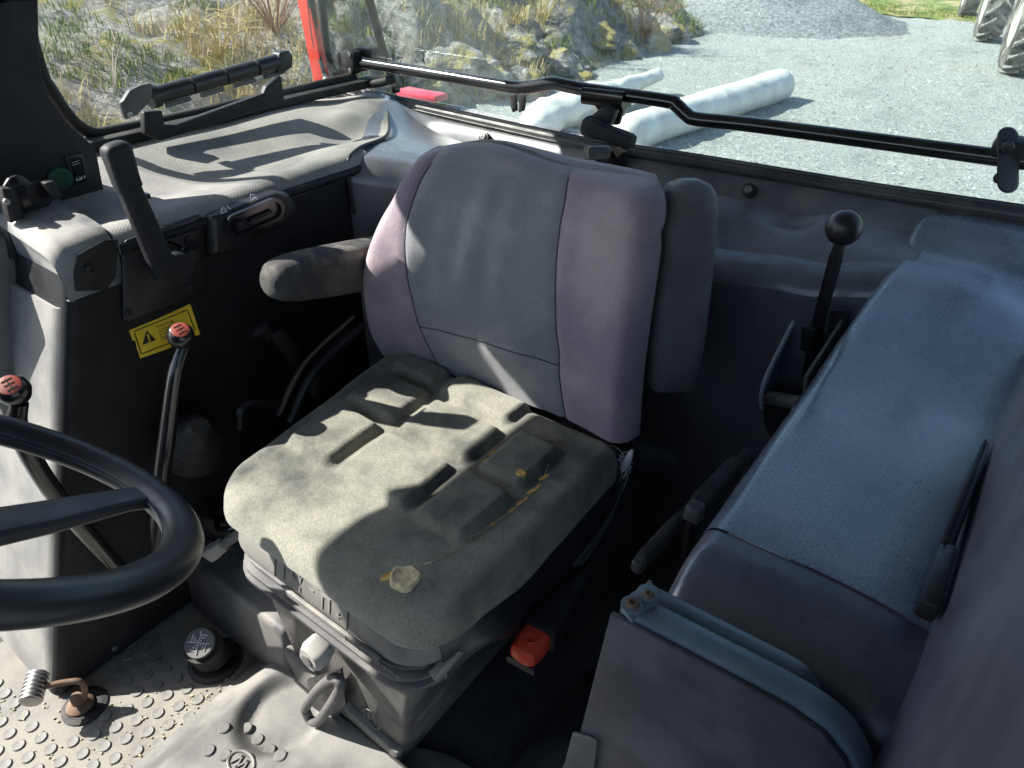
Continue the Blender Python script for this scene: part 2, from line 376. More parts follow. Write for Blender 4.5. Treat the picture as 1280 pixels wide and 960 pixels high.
# loose rocks on and below the bank
def rock_geo(c, r, sd):
    v, f = sphere((0, 0, 0), 1, 30, 20); out = []
    for p in v:
        n_ = p.normalized() if p.length > 0 else V((0, 0, 1)); q = V((n_.x*1.25, n_.y, n_.z*.75))
        cell = noise.voronoi(n_*1.5+V((sd, sd*.7, 1)))[0]; d = .78+.30*nz(n_*1.3+V((sd, 0, 0)))+.55*(cell[1]-cell[0])*.5+.14*abs(nz(n_*4+V((sd, 3, 0)))); out.append(V(c)+q*d*r)
    return out, f
M['rock'] = plain('grey_rock', (.23, .22, .205), .95, var=.6, vs=9, grain=(16, 1.0, .05), dust=((.30, .235, .05), .9), dustlo=.44, dusthi=.54, ds=2.2)
rl = ['rock lying on the mossy bank face behind the rear window', 'rock sitting at the gravel edge of the bank behind the rear window']
rk = [((720, 92), .55, 1), ((690, 70), .7, 0), ((655, 95), .5, 0), ((600, 80), .65, 0), ((560, 62), .6, 0), ((770, 60), .6, 1), ((815, 52), .5, 1), ((640, 50), .6, 0), ((835, 28), .6, 1), ((530, 95), .45, 1), ((745, 35), .5, 0), ((610, 112), .4, 1)]
for i, ((px, py), r, t) in enumerate(rk):
    # march along the sight line to the bank surface
    d = 6.0; p = W(px, py, d=d)
    while d < 30 and p.z > GZ+bank_h(p.x, p.y)+.1: d += .08; p = W(px, py, d=d)
    obj('rock', rock_geo(p-V((.1, -.1, r*.42)), r*.85, i*3.7), M['rock'], label=rl[t], cat='rock', group='rocks of the mossy bank' if t == 0 else 'rocks at the foot of the bank', smooth=35)

# grass tufts and dry stalks on the bank (uncountable)
def blades(spots, hmin, hmax, n, wd_, seed, lean=.45):
    rnd = random.Random(seed); v, f = [], []
    for c in spots:
        for _ in range(n):
            b = V(c)+V((rnd.gauss(0, .07), rnd.gauss(0, .07), -.02)); h = rnd.uniform(hmin, hmax); a = rnd.uniform(0, 6.28)
            dx = V((math.cos(a), math.sin(a), 0)); s = V((-dx.y, dx.x, 0))*wd_; l = rnd.uniform(.1, lean)*h; k = len(v)
            v += [b-s, b+s, b+dx*l*.4+V((0, 0, h*.6))+s*.7, b+dx*l*.4+V((0, 0, h*.6))-s*.7, b+dx*l+V((0, 0, h))]
            f += [(k, k+1, k+2, k+3), (k+3, k+2, k+4)]
    return v, f
rnd = random.Random(3)
def leafm(name, a, b):
    k = NT(name); c = k.mix(k.ramp(k.noise(6, 3), .35, .65), a, b); k.set('Base Color', c); k.set('Roughness', .8); k.set('Subsurface Weight', 0); return k.m
M['drygrass'] = leafm('dry_grass', (.50, .38, .17), (.34, .28, .11)); M['greengrass'] = leafm('green_tufts', (.11, .17, .03), (.20, .22, .05)); M['shrubbrown'] = leafm('brown_twigs', (.25, .11, .05), (.16, .08, .04))
sp1, sp2 = [], []
for _ in range(4000):
    y = rnd.uniform(-4, 17); x = foot_x(y)-abs(rnd.gauss(0, 3.2))-.1
    n_ = nz((x*.6, y*.6, 9))
    if n_ > .05: sp1.append(bank_pt(x, y))
    elif n_ < -.12: sp2.append(bank_pt(x, y))
obj('dry_grass', blades(sp1, .08, .32, 11, .006, 1, .9), M['drygrass'], kind='stuff', label='dry straw coloured grass on the bank', smooth=0)
obj('green_grass', blades(sp2, .05, .2, 11, .007, 2, .8), M['greengrass'], kind='stuff', label='short green grass growing on the bank', smooth=0)
vs_ = [V((rnd.uniform(-13, 5), 22.6+.8*nz((0, 0, 0))+abs(rnd.gauss(0, 4)), GZ+.08)) for _ in range(2500)]
obj('verge_grass', blades(vs_, .03, .10, 9, .009, 5, .9), M['greengrass'], kind='stuff', label='grass blades of the verge beyond the gravel', smooth=0)
# pebbles
pv, pf = [], []
for _ in range(4200):
    y = 6+14*rnd.random()**1.2; x = rnd.uniform(-7, 6); r = rnd.uniform(.008, .022); c = V((x, y, GZ+.02+.035*nz((x*.8, y*.8, 0)))); k = len(pv)
    for q in ((1, 0, 0), (-.3, .9, .1), (-.6, -.8, 0), (.1, .1, .8), (.0, .1, -.7)): pv.append(c+V(q)*r+V((rnd.uniform(-.3, .3)*r, rnd.uniform(-.3, .3)*r, 0)))
    pf += [(k, k+1, k+3), (k+1, k+2, k+3), (k+2, k, k+3), (k, k+2, k+4), (k+2, k+1, k+4), (k+1, k, k+4)]
M['pebble'] = plain('pale_pebbles', (.52, .55, .52), .9, var=.5, vs=3, grain=None)
obj('pebbles', (pv, pf), M['pebble'], kind='stuff', label='loose pale pebbles on the gravel yard', smooth=0)

# shrubs on the bank
def shrub(px, py, hgt, n, mat, label, cat, seed, spread=.5, grp=None):
    d = 6.0; p = W(px, py, d=d)
    while d < 30 and p.z > GZ+bank_h(p.x, p.y)+.02: d += .06; p = W(px, py, d=d)
    rn = random.Random(seed); st, tw = [], []
    t = thing('dry_shrub', label, cat, p, grp)
    for i in range(n):
        a = rn.uniform(0, 6.28); e = V((math.cos(a)*spread*rn.random(), math.sin(a)*spread*rn.random(), rn.uniform(.6, 1)*hgt)); m_ = e*.5+V((rn.gauss(0, .06), rn.gauss(0, .06), .05))
        st.append(tube(spline([p, p+m_, p+e], 3), [.012*(1-i_/8) for i_ in range(7)], 5))
        for j in range(7):
            b = p+m_+(e-m_)*rn.random(); q = V((rn.gauss(0, .22), rn.gauss(0, .22), rn.uniform(-.05, .25)))*hgt
            tw.append(tube([b, b+q*.6+V((0, 0, .02)), b+q], [.005, .004, .002], 4))
    obj('stem', st, mat, t); obj('twigs', tw, mat, t)
    return t
M['paletwig'] = leafm('pale_twigs', (.42, .36, .28), (.3, .25, .2))
shrub(145, 118, .9, 3, M['paletwig'], 'bare pale sapling on the bank outside the side window', 'sapling', 1, .35)
shrub(805, 48, 1.0, 16, M['shrubbrown'], 'rust brown dry bush at the rock foot beside the gravel heap', 'bush', 2, .8)
shrub(345, 45, 1.0, 18, M['shrubbrown'], 'rust brown dry bush on the bank beside the red corner post', 'bush', 3, .9)
shrub(275, 75, .7, 14, M['drygrass'], 'straw yellow dry bush on the bank outside the side window', 'bush', 4, .8)
shrub(680, 30, .9, 12, M['drygrass'], 'straw yellow dry bush on the mossy rocks behind the rear window', 'bush', 5, .8)

# white plastic wrapped rolls lying on the gravel
M['wrap'] = plain('white_wrap', (.62, .61, .57), .45, var=.15, vs=3, grain=(7, .5, .025), dust=((.42, .39, .32), .4), up=False, ds=2.5)
def roll(a, b, r, sag, name, label, cat, seed, taper=None):
    a, b = V(a), V(b); ax = (b-a).normalized(); up_ = V((0, 0, 1)); s = ax.cross(up_).normalized(); rings = []
    N = 46
    for i in range(N+1):
        t = i/N; c = a.lerp(b, t); rr = r*(taper(t) if taper else 1)
        e = min(t, 1-t)*(b-a).length; rr *= min(1, math.sqrt(max(.02, min(1, e/.16))))
        ring = []
        for k in range(22):
            an = 6.2832*k/22; q = s*math.cos(an)+up_*math.sin(an)*.92
            w = 1+sag*nz(V((t*6, math.cos(an)*1.2, math.sin(an)*1.2+seed)))+sag*.6*nz(V((t*19, math.cos(an)*2.2, seed)))
            ring.append(c+q*rr*w)
        rings.append(ring)
    obj(name, loft(rings), M['wrap'], label=label, cat=cat, smooth=60)
A0 = W(768, 172, z=GZ+.2); A1 = W(982, 104, z=GZ+.21)
roll(A0, A1, .24, .06, 'wrapped_roll', 'long straight white plastic wrapped roll lying on the gravel', 'roll', 1)
B0 = W(655, 158, z=GZ+.16); B1 = W(826, 92, z=GZ+.3)
roll(B0, B1, .25, .22, 'plastic_sack', 'crumpled white plastic sack lying behind the long roll', 'sack', 5, lambda t: .75+.3*math.sin(t*5.5))

# wheels of the machine parked on the yard
M['tyre'] = plain('tyre_rubber', (.035, .034, .032), .85, dust=((.30, .28, .24), .7), dustlo=.40, dusthi=.62, grain=(40, .4), up=False, ds=4)
M['lug'] = plain('dusty_tyre_lug', (.16, .155, .145), .85, dust=((.38, .36, .31), .8), grain=(40, .3), up=False)
M['rimp'] = plain('white_rim', (.40, .395, .35), .5, dust=((.4, .35, .26), .4), up=False, ds=3)
def wheel(px, py, R, rim, wdt, yaw, label, nl, lugs=True):
    g = W(px, py, z=GZ); a = V((-math.cos(yaw), -math.sin(yaw), 0)); c = V((g.x, g.y, GZ+R*.985)) - a*0
    t = thing('tractor_wheel', label, 'wheel', V((c.x, c.y, GZ)), 'wheels of the machine parked on the gravel')
    h = wdt/2; R0 = R-(.04 if lugs else 0)
    obj('tyre', lathe([(rim, -h*.8), (rim+.04, -h*.95), (rim+(R0-rim)*.55, -h*1.04), (R0-.05, -h*.95), (R0-.012, -h*.75), (R0, -h*.3), (R0, h*.3), (R0-.012, h*.75), (R0-.05, h*.95), (rim+(R0-rim)*.55, h*1.04), (rim+.04, h*.95), (rim, h*.8)], c, a, 56), M['tyre'], t)
    obj('rim', lathe([(rim+.012, h*.82), (rim+.015, h*.9), (rim-.02, h*.9), (rim-.035, h*.7), (rim*.82, h*.45), (rim*.75, h*.05), (rim*.4, h*.0), (rim*.36, h*.22), (rim*.2, h*.26), (0, h*.26)], c, a, 40), M['rimp'], t)
    x = V((0, 0, 1)); y = a.cross(x)
    if lugs:
        for k in range(nl):
            for sd_ in (-1, 1):
                th = 2*math.pi*(k+(.5 if sd_ > 0 else 0))/nl; P = []
                for fr in (0, .5, 1):
                    an = th+fr*.30*1.0; w_ = sd_*h*(.97-.95*fr); rr = R0-.035*(1-fr)**2
                    n_ = x*math.cos(an)+y*math.sin(an); tg = -x*math.sin(an)+y*math.cos(an); P.append((c+n_*rr+a*w_, n_, tg))
                rings = []
                for p, n_, tg in P: rings.append([p-tg*.035-n_*.02, p-tg*.026+n_*.045, p+tg*.026+n_*.045, p+tg*.035-n_*.02])
                obj('lug', loft(rings), M['lug'], t, smooth=0)
    else:
        for k in range(40):
            for r_ in range(4):
                an = 2*math.pi*(k+.5*(r_ % 2))/40; n_ = x*math.cos(an)+y*math.sin(an); tg = -x*math.sin(an)+y*math.cos(an)
                R3 = Matrix((tg, a, n_)).transposed(); 
                if n_.z < .35: obj('tread_block', box(c+n_*(R0+.006)+a*h*(-.66+.44*r_), (.07, h*.34, .03), R3), M['tyre'], t, smooth=0)
    return t
wheel(1268, 92, .80, .36, .56, .22, 'large cleated tractor tyre with white rim standing nearest on the gravel', 18)
wheel(1230, 52, .72, .36, .46, .22, 'cleated tractor tyre with white rim standing behind the large one', 16)
wheel(1206, 23, .55, .28, .36, .22, 'smaller block tread tyre standing at the edge of the grass', 16, False)

# ================================================================== CAB SHELL (setting)
XW = -1.53           # right side window plane
YR = 1.43            # rear window plane
def st(name, geo, mat, label, smooth=40): return obj(name, geo, mat, kind='structure', label=label, smooth=smooth)
st('cab_roof', box((-.69, .32, 1.60), (1.86, 2.36, .16), bev=.03), M['headliner'], 'roof of the tractor cab above the seat')
st('window_header', prism([(XW+.025, y, z) for y, z in ((-.62, 1.42), (-.10, 1.42), (-.02, 1.425), (.03, 1.445), (.06, 1.48), (.48, 1.48), (.53, 1.47), (1.45, 1.47), (1.45, 1.56), (-.62, 1.56))], (-.07, 0, 0)), M['blackmatte'], 'black header beam above the side window')  # out of view; lower edge stepped to shape the shadow on the cushion
st('rear_header', box((-.69, YR+.0, 1.49), (1.62, .07, .08), bev=.015), M['blackmatte'], 'black header beam above the rear window')
st('cowl', [box((-.69, -.62, .42), (1.7, .14, .84), bev=.03), box((-.69, -.55, .80), (.7, .3, .2), bev=.04)], M['blackmatte'], 'black front cowl below the windscreen')
st('cab_floor', box((-.60, .40, -.045), (1.75, 1.95, .06)), M['floordark'], 'black lined cab floor around the seat base')
st('lower_body', [box((XW-.035, .92, .38), (.05, 1.06, .84)), box((-.69, YR+.035, .35), (1.7, .05, .86))], M['red'], 'red painted lower body of the cab')

# ---- right-hand console
CX = -1.15
t = thing('side_console', 'black console with dusty grey shelf beneath the side window', 'console', (-1.3, .8, 0))
poly = [(.10, 0), (.375, .735), (.392, .79), (.972, .79), (.972, 0)]
con = prism([(CX, y, z) for y, z in poly], (-.35, 0, 0), .018, 4)
obj('side_wall', con, M['inner'], t)
# front skin (pale, worn) standing 3 mm proud of the body
def cfront(u, v):
    z = .02+.70*v; y = .10+.275*(z/.735)-.006-.004*math.sin(v*9)*.3; x = CX-.012-.33*u
    if u < .06: y += .012*(1-u/.06)**2
    return (x, y, z)
obj('front_skin', slab(cfront, 40, 30, (0, .005, 0)), M['conf'], t)
# end cap: rounded block over the front end of the shelf
def cap_ring(y, top, inn, drop):
    pts = [(CX+inn, .735-drop), (CX+inn, top-.035), (CX+inn-.006, top-.016), (CX+inn-.02, top-.004), (CX+inn-.04, top), (CX-.15, top+.014), (CX-.30, top+.03), (CX-.30, .72)]
    return [(x, y, z) for x, z in pts]
capr = [cap_ring(.386, .79, .001, .004), cap_ring(.378, .805, .003, .0), cap_ring(.384, .818, .004, 0), cap_ring(.40, .826, .004, 0), cap_ring(.47, .829, .004, 0), cap_ring(.473, .82, .002, 0)]
obj('end_cap', loft(capr), M['cap'], t, label='dusty grey moulded end cap of the shelf')
pl = obj('cap_plate', prism([W(*p, x=CX+.0045) for p in ((92, 342), (97, 318), (130, 300), (147, 299), (144, 345), (132, 362), (94, 364))], (.002, 0, 0)), M['black'], t)
bolt('screw', W(112, 336, x=CX+.0066), (1, 0, 0), .0085, t, M['black'])
# shelf skin
def shelf_z(x, y):
    e = (CX-x)/.36; z = .820-.010*ss(0, .35, e)+.042*ss(.30, .95, e)*(1-.55*ss(1.10, 1.32, y))+.003*nz((x*6, y*5, 1))
    z += .018*math.exp(-((x+1.36)**2/.0016+(y-1.165)**2/.003)) - .016*math.exp(-((x+1.30)**2/.004+(y-1.11)**2/.006))
    z += .010*math.exp(-((x+1.22)**2/.002+(y-1.02)**2/.012)) + .012*math.exp(-((x+1.42)**2/.003+(y-1.28)**2/.004))
    return z
SEAM = [(-1.52, 1.41), (-1.46, 1.385), (-1.32, 1.26), (-1.21, 1.14), (-1.17, 1.02), (-1.14, .965)]
def seam_y(x):
    for (x0, y0), (x1, y1) in zip(SEAM, SEAM[1:]):
        if x <= x1: return y0+(y1-y0)*max(0, (x-x0)/(x1-x0))
    return .965
def shelf(u, v):
    xq = CX-.024-max(0, u-.16)/.84*.355; y = .474+(seam_y(xq)-.474)*v
    if u < .16:
        a = u/.16*math.pi/2; r = .03; x = CX+.006-r+r*math.cos(a); z = shelf_z(CX-.024, y)-r+r*math.sin(a)
        x += .004*nz((1, y*12, 0)); return (x, y, z-.001)
    x = CX-.024-(u-.16)/.84*.355; return (x, y, shelf_z(x, y))
obj('shelf', slab(shelf, 60, 100, (-.004, 0, -.012)), M['shelf'], t, label='dusty grey patterned vinyl shelf under the window')
obj('shelf_lip', tube(spline([(CX+.004, .476, .788), (CX+.006, .8, .789), (CX+.004, 1.0, .79)], 8), .009, 10), M['inner'], t)

# ---- hand throttle
t = thing('hand_throttle', 'black hand throttle lever on a plate marked rpm', 'lever', W(200, 400, x=CX))
pz = [(.480, .797), (.490, .802), (.622, .804), (.628, .798), (.600, .668), (.590, .661), (.452, .667), (.444, .676)]
plate = obj('plate', prism([(CX+.001, y, z) for y, z in pz], (.008, 0, 0), .002), M['black'], t)
text('RPM', 'marking', (CX+.0094, .578, .789), (0, 1, 0), (0, 0, 1), .016, M['print'], plate)
pv_ = W(212, 330, x=CX+.02)
arc = [pv_+V((-.010, .036*math.cos(a), .036*math.sin(a))) for a in [math.radians(q) for q in range(20, 125, 8)]]
obj('scale_arc', stroke(arc, .006, (1, 0, 0), .0015), M['greyprint'], plate)
obj('stop_knob', lathe([(.013, 0), (.0135, .014), (.012, .017), (0, .018)], W(234, 318, x=CX+.009), (1, 0, 0), 20), M['black'], t)
obj('pivot', lathe([(.027, -.012), (.027, .026), (.024, .031), (0, .032)], pv_, (1, 0, 0), 26), M['blackmatte'], t)
a0 = W(205, 338, x=CX+.045); a1 = W(177, 264, x=CX+.05); a2 = W(160, 232, x=CX+.05); a3 = W(143, 182, x=CX+.05)
dirv = (a3-a0).normalized(); sidev = dirv.cross(V((1, 0, 0))).normalized()
def lever_ring(c, w, dth): return rrect(c, sidev, (1, 0, 0), w, dth, .008, 4)
obj('arm', loft([lever_ring(a0-dirv*.008, .040, .026), lever_ring(a0+dirv*.03, .039, .026), lever_ring(a2-dirv*.004, .034, .024)]), M['blackmatte'], t)
obj('grip', loft([lever_ring(a2-dirv*.003, .038, .027), lever_ring(a2+dirv*.01, .038, .028), lever_ring(a3-dirv*.006, .041, .030), lever_ring(a3, .037, .027), lever_ring(a3+dirv*.004, .026, .018)]), M['blackmatte'], t)
obj('grip_clip', box(W(181, 245, x=CX+.04), (.014, .012, .008), bev=.001), M['black'], t)
for p in ((162, 313), (235, 299), (160, 391), (236, 359)): bolt('screw', W(*p, x=CX+.009), (1, 0, 0), .006, t, M['black'])

# ---- recessed control slot beside the throttle
t = thing('control_slot', 'black moulded control housing with a long oval slot under the shelf', 'control', W(310, 300, x=CX))
hs = [(253, 268), (300, 249), (336, 236), (352, 238), (364, 256), (352, 274), (300, 297), (280, 312), (254, 316)]
hp = [W(*p, x=CX) for p in hs]; hc = sum(hp, V())/len(hp)
obj('housing', bevel_geo(loft([hp, [hc+(p-hc)*.97+V((.022, 0, 0)) for p in hp], [hc+(p-hc)*.9+V((.028, 0, 0)) for p in hp]]), .003, 2), M['black'], t)
oc = W(318, 272, x=CX+.03); od = (W(350, 259, x=CX+.03)-W(285, 287, x=CX+.03)).normalized(); on_ = V((1, 0, 0)).cross(od)
def oval(c, l, h, k=10):
    o_ = []
    for s_, a0_ in ((1, -90), (-1, 90)):
        for i in range(k+1):
            a = math.radians(a0_+180*i/k); o_.append(V(c)+od*(s_*(l/2-h/2)+h/2*math.cos(a))+on_*(h/2*math.sin(a)))
    return o_
obj('slot_rim', loft([oval(oc+V((-.004, 0, 0)), .130, .046), oval(oc+V((.006, 0, 0)), .128, .044), oval(oc+V((.006, 0, 0)), .114, .030), oval(oc+V((-.0015, 0, 0)), .110, .026), oval(oc+V((-.0015, 0, 0)), .002, .001)]), M['gloss'], t)
obj('slider', box(oc+V((.004, 0, 0))-od*.036, (.016, .014, .018), bev=.003), M['blackmatte'], t)
obj('rib', box(oc+V((.002, 0, 0))+od*.012, (.006, .05, .006), Matrix((V((1, 0, 0)), od, on_)).transposed(), bev=.001), M['blackmatte'], t)
c1 = W(279, 262, x=CX+.0285); c2 = W(317, 247, x=CX+.0285)
obj('marking', stroke([c1-od*.006-on_*.005, c1+on_*.006, c1+od*.006-on_*.005], .002, (1, 0, 0), .0006, True)+stroke([c1+od*.009+on_*.004, c1+od*.013-on_*.004], .002, (1, 0, 0), .0006), M['print'], t)
obj('marking', stroke([c2-od*.008, c2-od*.003+on_*.006, c2+od*.004+on_*.003, c2+od*.006-on_*.005], .003, (1, 0, 0), .0006)+stroke([c2-od*.009-on_*.004, c2+od*.002-on_*.002], .003, (1, 0, 0), .0006), M['print'], t)
# indent line below the slot on the console wall
obj('bead', tube(spline([W(254, 322, x=CX), W(300, 308, x=CX), W(306, 298, x=CX), W(360, 280, x=CX)], 6), .0035, 8), M['inner'], t)

# ---- yellow warning label
t = thing('warning_label', 'torn yellow warning label with black triangle on the console side', 'label', W(205, 440, x=CX))
lb = [(161, 413), (200, 397), (237, 380), (239, 384), (250, 418), (243, 420), (209, 436), (175, 448), (173, 440), (171, 436), (169, 425), (166, 426)]
obj('sheet', prism([W(*p, x=CX+.0008) for p in lb], (.0006, 0, 0)), M['yellow'], t, smooth=0)
LX = CX+.0015
dash = []
def dashed(a, b, n_, w=.0022):
    a, b = W(*a, x=LX), W(*b, x=LX)
    for i in range(n_): dash.extend(stroke([a.lerp(b, (i+.12)/n_), a.lerp(b, (i+.74)/n_)], w, (1, 0, 0), .0003))
dashed((168, 414), (235, 387), 16); dashed((235, 389), (244, 414), 7); dashed((168, 416), (177, 443), 7); dashed((178, 442), (212, 429), 8)
obj('border', dash, M['ink'], t, smooth=0)
tr = [W(*p, x=LX) for p in ((183, 413), (195, 425), (178, 431))]
obj('triangle', prism(tr, (.0004, 0, 0)), M['ink'], t, smooth=0)
cc = W(185.5, 421, x=LX+.0006); obj('exclamation', stroke([cc+V((0, 0, .004)), cc-V((0, 0, .0035))], .0032, (1, 0, 0), .0003)+stroke([cc-V((0, 0, .007)), cc-V((0, 0, .008))], .003, (1, 0, 0), .0003), M['yellow'], t)
lax = (W(220, 396, x=LX)-W(180, 412, x=LX)).normalized(); lay = V((1, 0, 0)).cross(lax)
text('Warning', 'lettering', W(206, 405, x=LX), lax, lay, .0092, M['ink'], t, .0002)
fine = []
for i, (p, q) in enumerate((((198, 413), (222, 403)), ((199, 416), (218, 408)), ((200, 419), (221, 411)), ((201, 422), (214, 417)), ((202, 425), (212, 421)))):
    a, b = W(*p, x=LX), W(*q, x=LX)
    for j in range(5): fine.extend(stroke([a.lerp(b, j/5), a.lerp(b, (j+.7)/5)], .0014, (1, 0, 0), .0002))
obj('small_print', fine, M['ink'], t, smooth=0)

# ---- B post (black) with phone holder, button, rocker
PX = -1.345
post = [(-10, -60), (52, -60), (50, 0), (51, 60), (54, 90), (64, 122), (84, 150), (110, 174), (122, 186), (132, 240), (60, 262), (22, 274), (-40, 292), (-60, 250), (-14, 120)]
t_post = st('door_post', prism([W(*p, x=PX) for p in post]+[], (-.185, -.09, 0), .006, 3), M['blackmatte'], 'black post between the side windows')
st('door_post_upper', prism([(PX, .497, 1.12), (PX, .563, 1.12), (PX, .575, 1.55), (PX, .505, 1.55)], (-.185, -.09, 0), .006), M['blackmatte'], 'upper part of the black post between the side windows')
st('door_post_lower', [box((PX-.04, .33, .40), (.12, .13, .80), bev=.015)], M['conf'], 'grey lower post beside the console front')
t = thing('rocker_switch', 'black rocker switch with white symbols on the black post', 'switch', W(95, 225, x=PX))
bz = [W(*p, x=PX) for p in ((80, 195), (102, 191), (112, 228), (92, 232))]
obj('bezel', prism(bz, (.004, 0, 0), .001), M['black'], t)
rc = [W(*p, x=PX+.004) for p in ((87, 199), (99, 196), (108, 224), (95, 228))]
rk_ = obj('rocker', loft([rc, [p+V((.004+.004*(i in (0, 1)), 0, 0)) for i, p in enumerate(rc)]]), M['gloss'], t)
s0 = W(99, 221.5, x=PX+.0085); obj('symbol', stroke([s0+V((0, -.006, -.004)), s0+V((0, -.002, .005)), s0+V((0, .003, -.004))], .0016, (1, 0, 0), .0004, True)+stroke([s0+V((0, .004, -.004)), s0+V((0, .006, .004)), s0+V((0, .010, .003)), s0+V((0, .009, -.003))], .0016, (1, 0, 0), .0004), M['print'], rk_)
s1 = W(95, 204, x=PX+.0118); obj('symbol', stroke([s1+V((0, -.006, .002)), s1+V((0, .006, .003))], .0012, (1, 0, 0), .0003)+stroke([s1+V((0, -.006, -.002)), s1+V((0, .006, -.001))], .0012, (1, 0, 0), .0003), M['greyprint'], rk_)
gb = W(75, 222, x=PX)
obj('push_button', [lathe([(.0195, 0), (.0195, .006), (.0175, .0085), (.012, .009), (.011, .0078), (0, .0078)], gb, (1, -.1, 0), 28)], M['green'], label='round dark green push button beside the rocker switch', cat='button')
t = thing('phone_holder', 'black clamp phone holder mounted on the black post', 'phone holder', W(20, 320, x=PX+.05))
HX = PX+.055
pl = [(2, 232), (8, 222), (18, 218), (28, 220), (34, 226), (48, 224), (56, 230), (64, 250), (56, 260), (44, 268), (24, 272), (6, 268)]
obj('back_plate', prism([W(*p, x=HX) for p in pl], (.007, 0, 0), .002), M['black'], t)
obj('clamp_jaw', prism([W(*p, x=HX+.007) for p in ((47, 226), (60, 222), (72, 243), (60, 248))], (.022, 0, 0), .003), M['blackmatte'], t)
obj('clamp_jaw', prism([W(*p, x=HX+.007) for p in ((-6, 232), (8, 232), (24, 268), (6, 276))], (.022, 0, 0), .003), M['blackmatte'], t)
obj('groove', prism([W(*p, x=HX+.0075) for p in ((20, 234), (30, 231), (40, 258), (30, 261))], (.002, 0, 0)), M['gloss'], t)
obj('hole', lathe([(.006, 0), (.006, .002), (0, .002)], W(17, 226, x=HX+.007), (1, 0, 0), 16), M['gloss'], t)
bolt('screw', W(8, 252, x=HX+.030), (1, 0, 0), .005, t, M['steel'])
obj('ball_mount', [sphere(W(20, 250, x=HX-.01), .016), tube([W(22, 252, x=HX-.01), W(24, 262, x=PX)], .010)], M['black'], t)
obj('stalk', prism([W(*p, x=PX+.012) for p in ((0, 270), (22, 272), (17, 322), (8, 322))], (.02, 0, 0), .003), M['blackmatte'], t)

# ---- side window: pane, seal, blind roll on its holder
def glass(name, tint, dirt):
    k = NT(name); t_ = k.t; out = t_.nodes['Material Output']; t_.nodes.remove(k.b)
    tr_ = k.n('ShaderNodeBsdfTransparent'); tr_.inputs[0].default_value = (*tint, 1); gl = k.n('ShaderNodeBsdfGlossy'); gl.inputs['Roughness'].default_value = .02
    lw = k.n('ShaderNodeLayerWeight'); fz = k.math('ADD', .035, k.math('MULTIPLY', k.math('POWER', lw.outputs['Facing'], 4.0), .8)); m1 = k.n('ShaderNodeMixShader'); k.l(fz, m1.inputs[0]); k.l(tr_.outputs[0], m1.inputs[1]); k.l(gl.outputs[0], m1.inputs[2])
    df = k.n('ShaderNodeBsdfDiffuse'); df.inputs[0].default_value = (.6, .62, .6, 1); m2 = k.n('ShaderNodeMixShader')
    f = k.math('MULTIPLY', k.math('ADD', k.ramp(k.noise(4, 6, .7), .45, .75), k.math('MULTIPLY', k.ramp(k.noise(160, 2), .62, .7), 1.2)), dirt)
    k.l(k.math('ADD', f, dirt*.6), m2.inputs[0]); k.l(m1.outputs[0], m2.inputs[1]); k.l(df.outputs[0], m2.inputs[2]); k.l(m2.outputs[0], out.inputs[0]); return k.m
M['glass'] = glass('dusty_window_glass', (.92, .94, .92), .035); M['rearglass'] = glass('tinted_rear_glass', (.88, .94, .915), .075)
t = thing('side_window', 'side window pane with black rubber seal above the dusty shelf', 'window', (XW, .95, .86))
obj('pane', box((XW, .99, 1.17), (.005, .84, .60)), M['glass'], t)
obj('seal', tube(spline([(XW+.012, .64, 1.45), (XW+.012, .60, 1.05), (XW+.012, .605, .96), (XW+.012, .64, .885), (XW+.012, .72, .872), (XW+.012, 1.0, .872), (XW+.012, 1.34, .876)], 8), .012, 10), M['rubber'], t)
obj('sill_channel', box((XW+.03, .99, .862), (.05, .80, .02), bev=.004), M['rubber'], t)
t = thing('blind_roll', 'black rolled sun blind on a bracket under the side window', 'sun blind', W(200, 172, x=-1.44))
BX = -1.43
fr_ = [(180, 140), (203, 138), (206, 156), (220, 156), (330, 117), (333, 108), (350, 94), (352, 96), (356, 128), (201, 176), (181, 168)]
obj('bracket', prism([W(*p, x=BX) for p in fr_], (-.016, 0, 0), .003), M['blackmatte'], t)
b0 = W(193, 120, x=BX+.008); b1 = W(356, 75, x=BX+.008); bd = (b1-b0).normalized()
seg_t = [0, .25, .5, .75, 1]
for i in range(4):
    obj('roll_section', tube([b0.lerp(b1, seg_t[i]+.004), b0.lerp(b1, seg_t[i]+.008), b0.lerp(b1, seg_t[i+1]-.008), b0.lerp(b1, seg_t[i+1]-.004)], [.0145, .0165, .0165, .0145], 18), M['black'], t)
    q0 = b0.lerp(b1, seg_t[i]+.05)+V((.004, 0, -.021)); q1 = b0.lerp(b1, seg_t[i+1]-.03)+V((.004, 0, -.021)); obj('lower_rail', tube([q0, q1], .0048, 8), M['greydark'], t)
obj('core', tube([b0, b1], .012, 14), M['black'], t)
e0 = [W(*p, x=BX+.026) for p in ((152, 130), (163, 113), (178, 106), (190, 104), (192, 118), (186, 130), (172, 144), (158, 150))]
obj('end_bracket', prism(e0, (-.014, 0, 0), .003, 3), M['greydark'], t); obj('end_collar', tube([b0-bd*.012, b0+bd*.004], .021, 18), M['black'], t)
bolt('screw', W(162, 143, x=BX+.026), (1, 0, 0), .0055, t, M['steel'])
e1 = [W(*p, x=BX+.024) for p in ((350, 66), (362, 63), (367, 70), (366, 84), (355, 92), (347, 90))]
obj('end_bracket', prism(e1, (-.03, 0, 0), .004, 3), M['black'], t)
obj('lock_tab', prism([W(*p, x=BX+.012) for p in ((314, 96), (336, 90), (330, 100), (322, 107), (315, 106))], (-.006, 0, 0), .002), M['steel'], t)

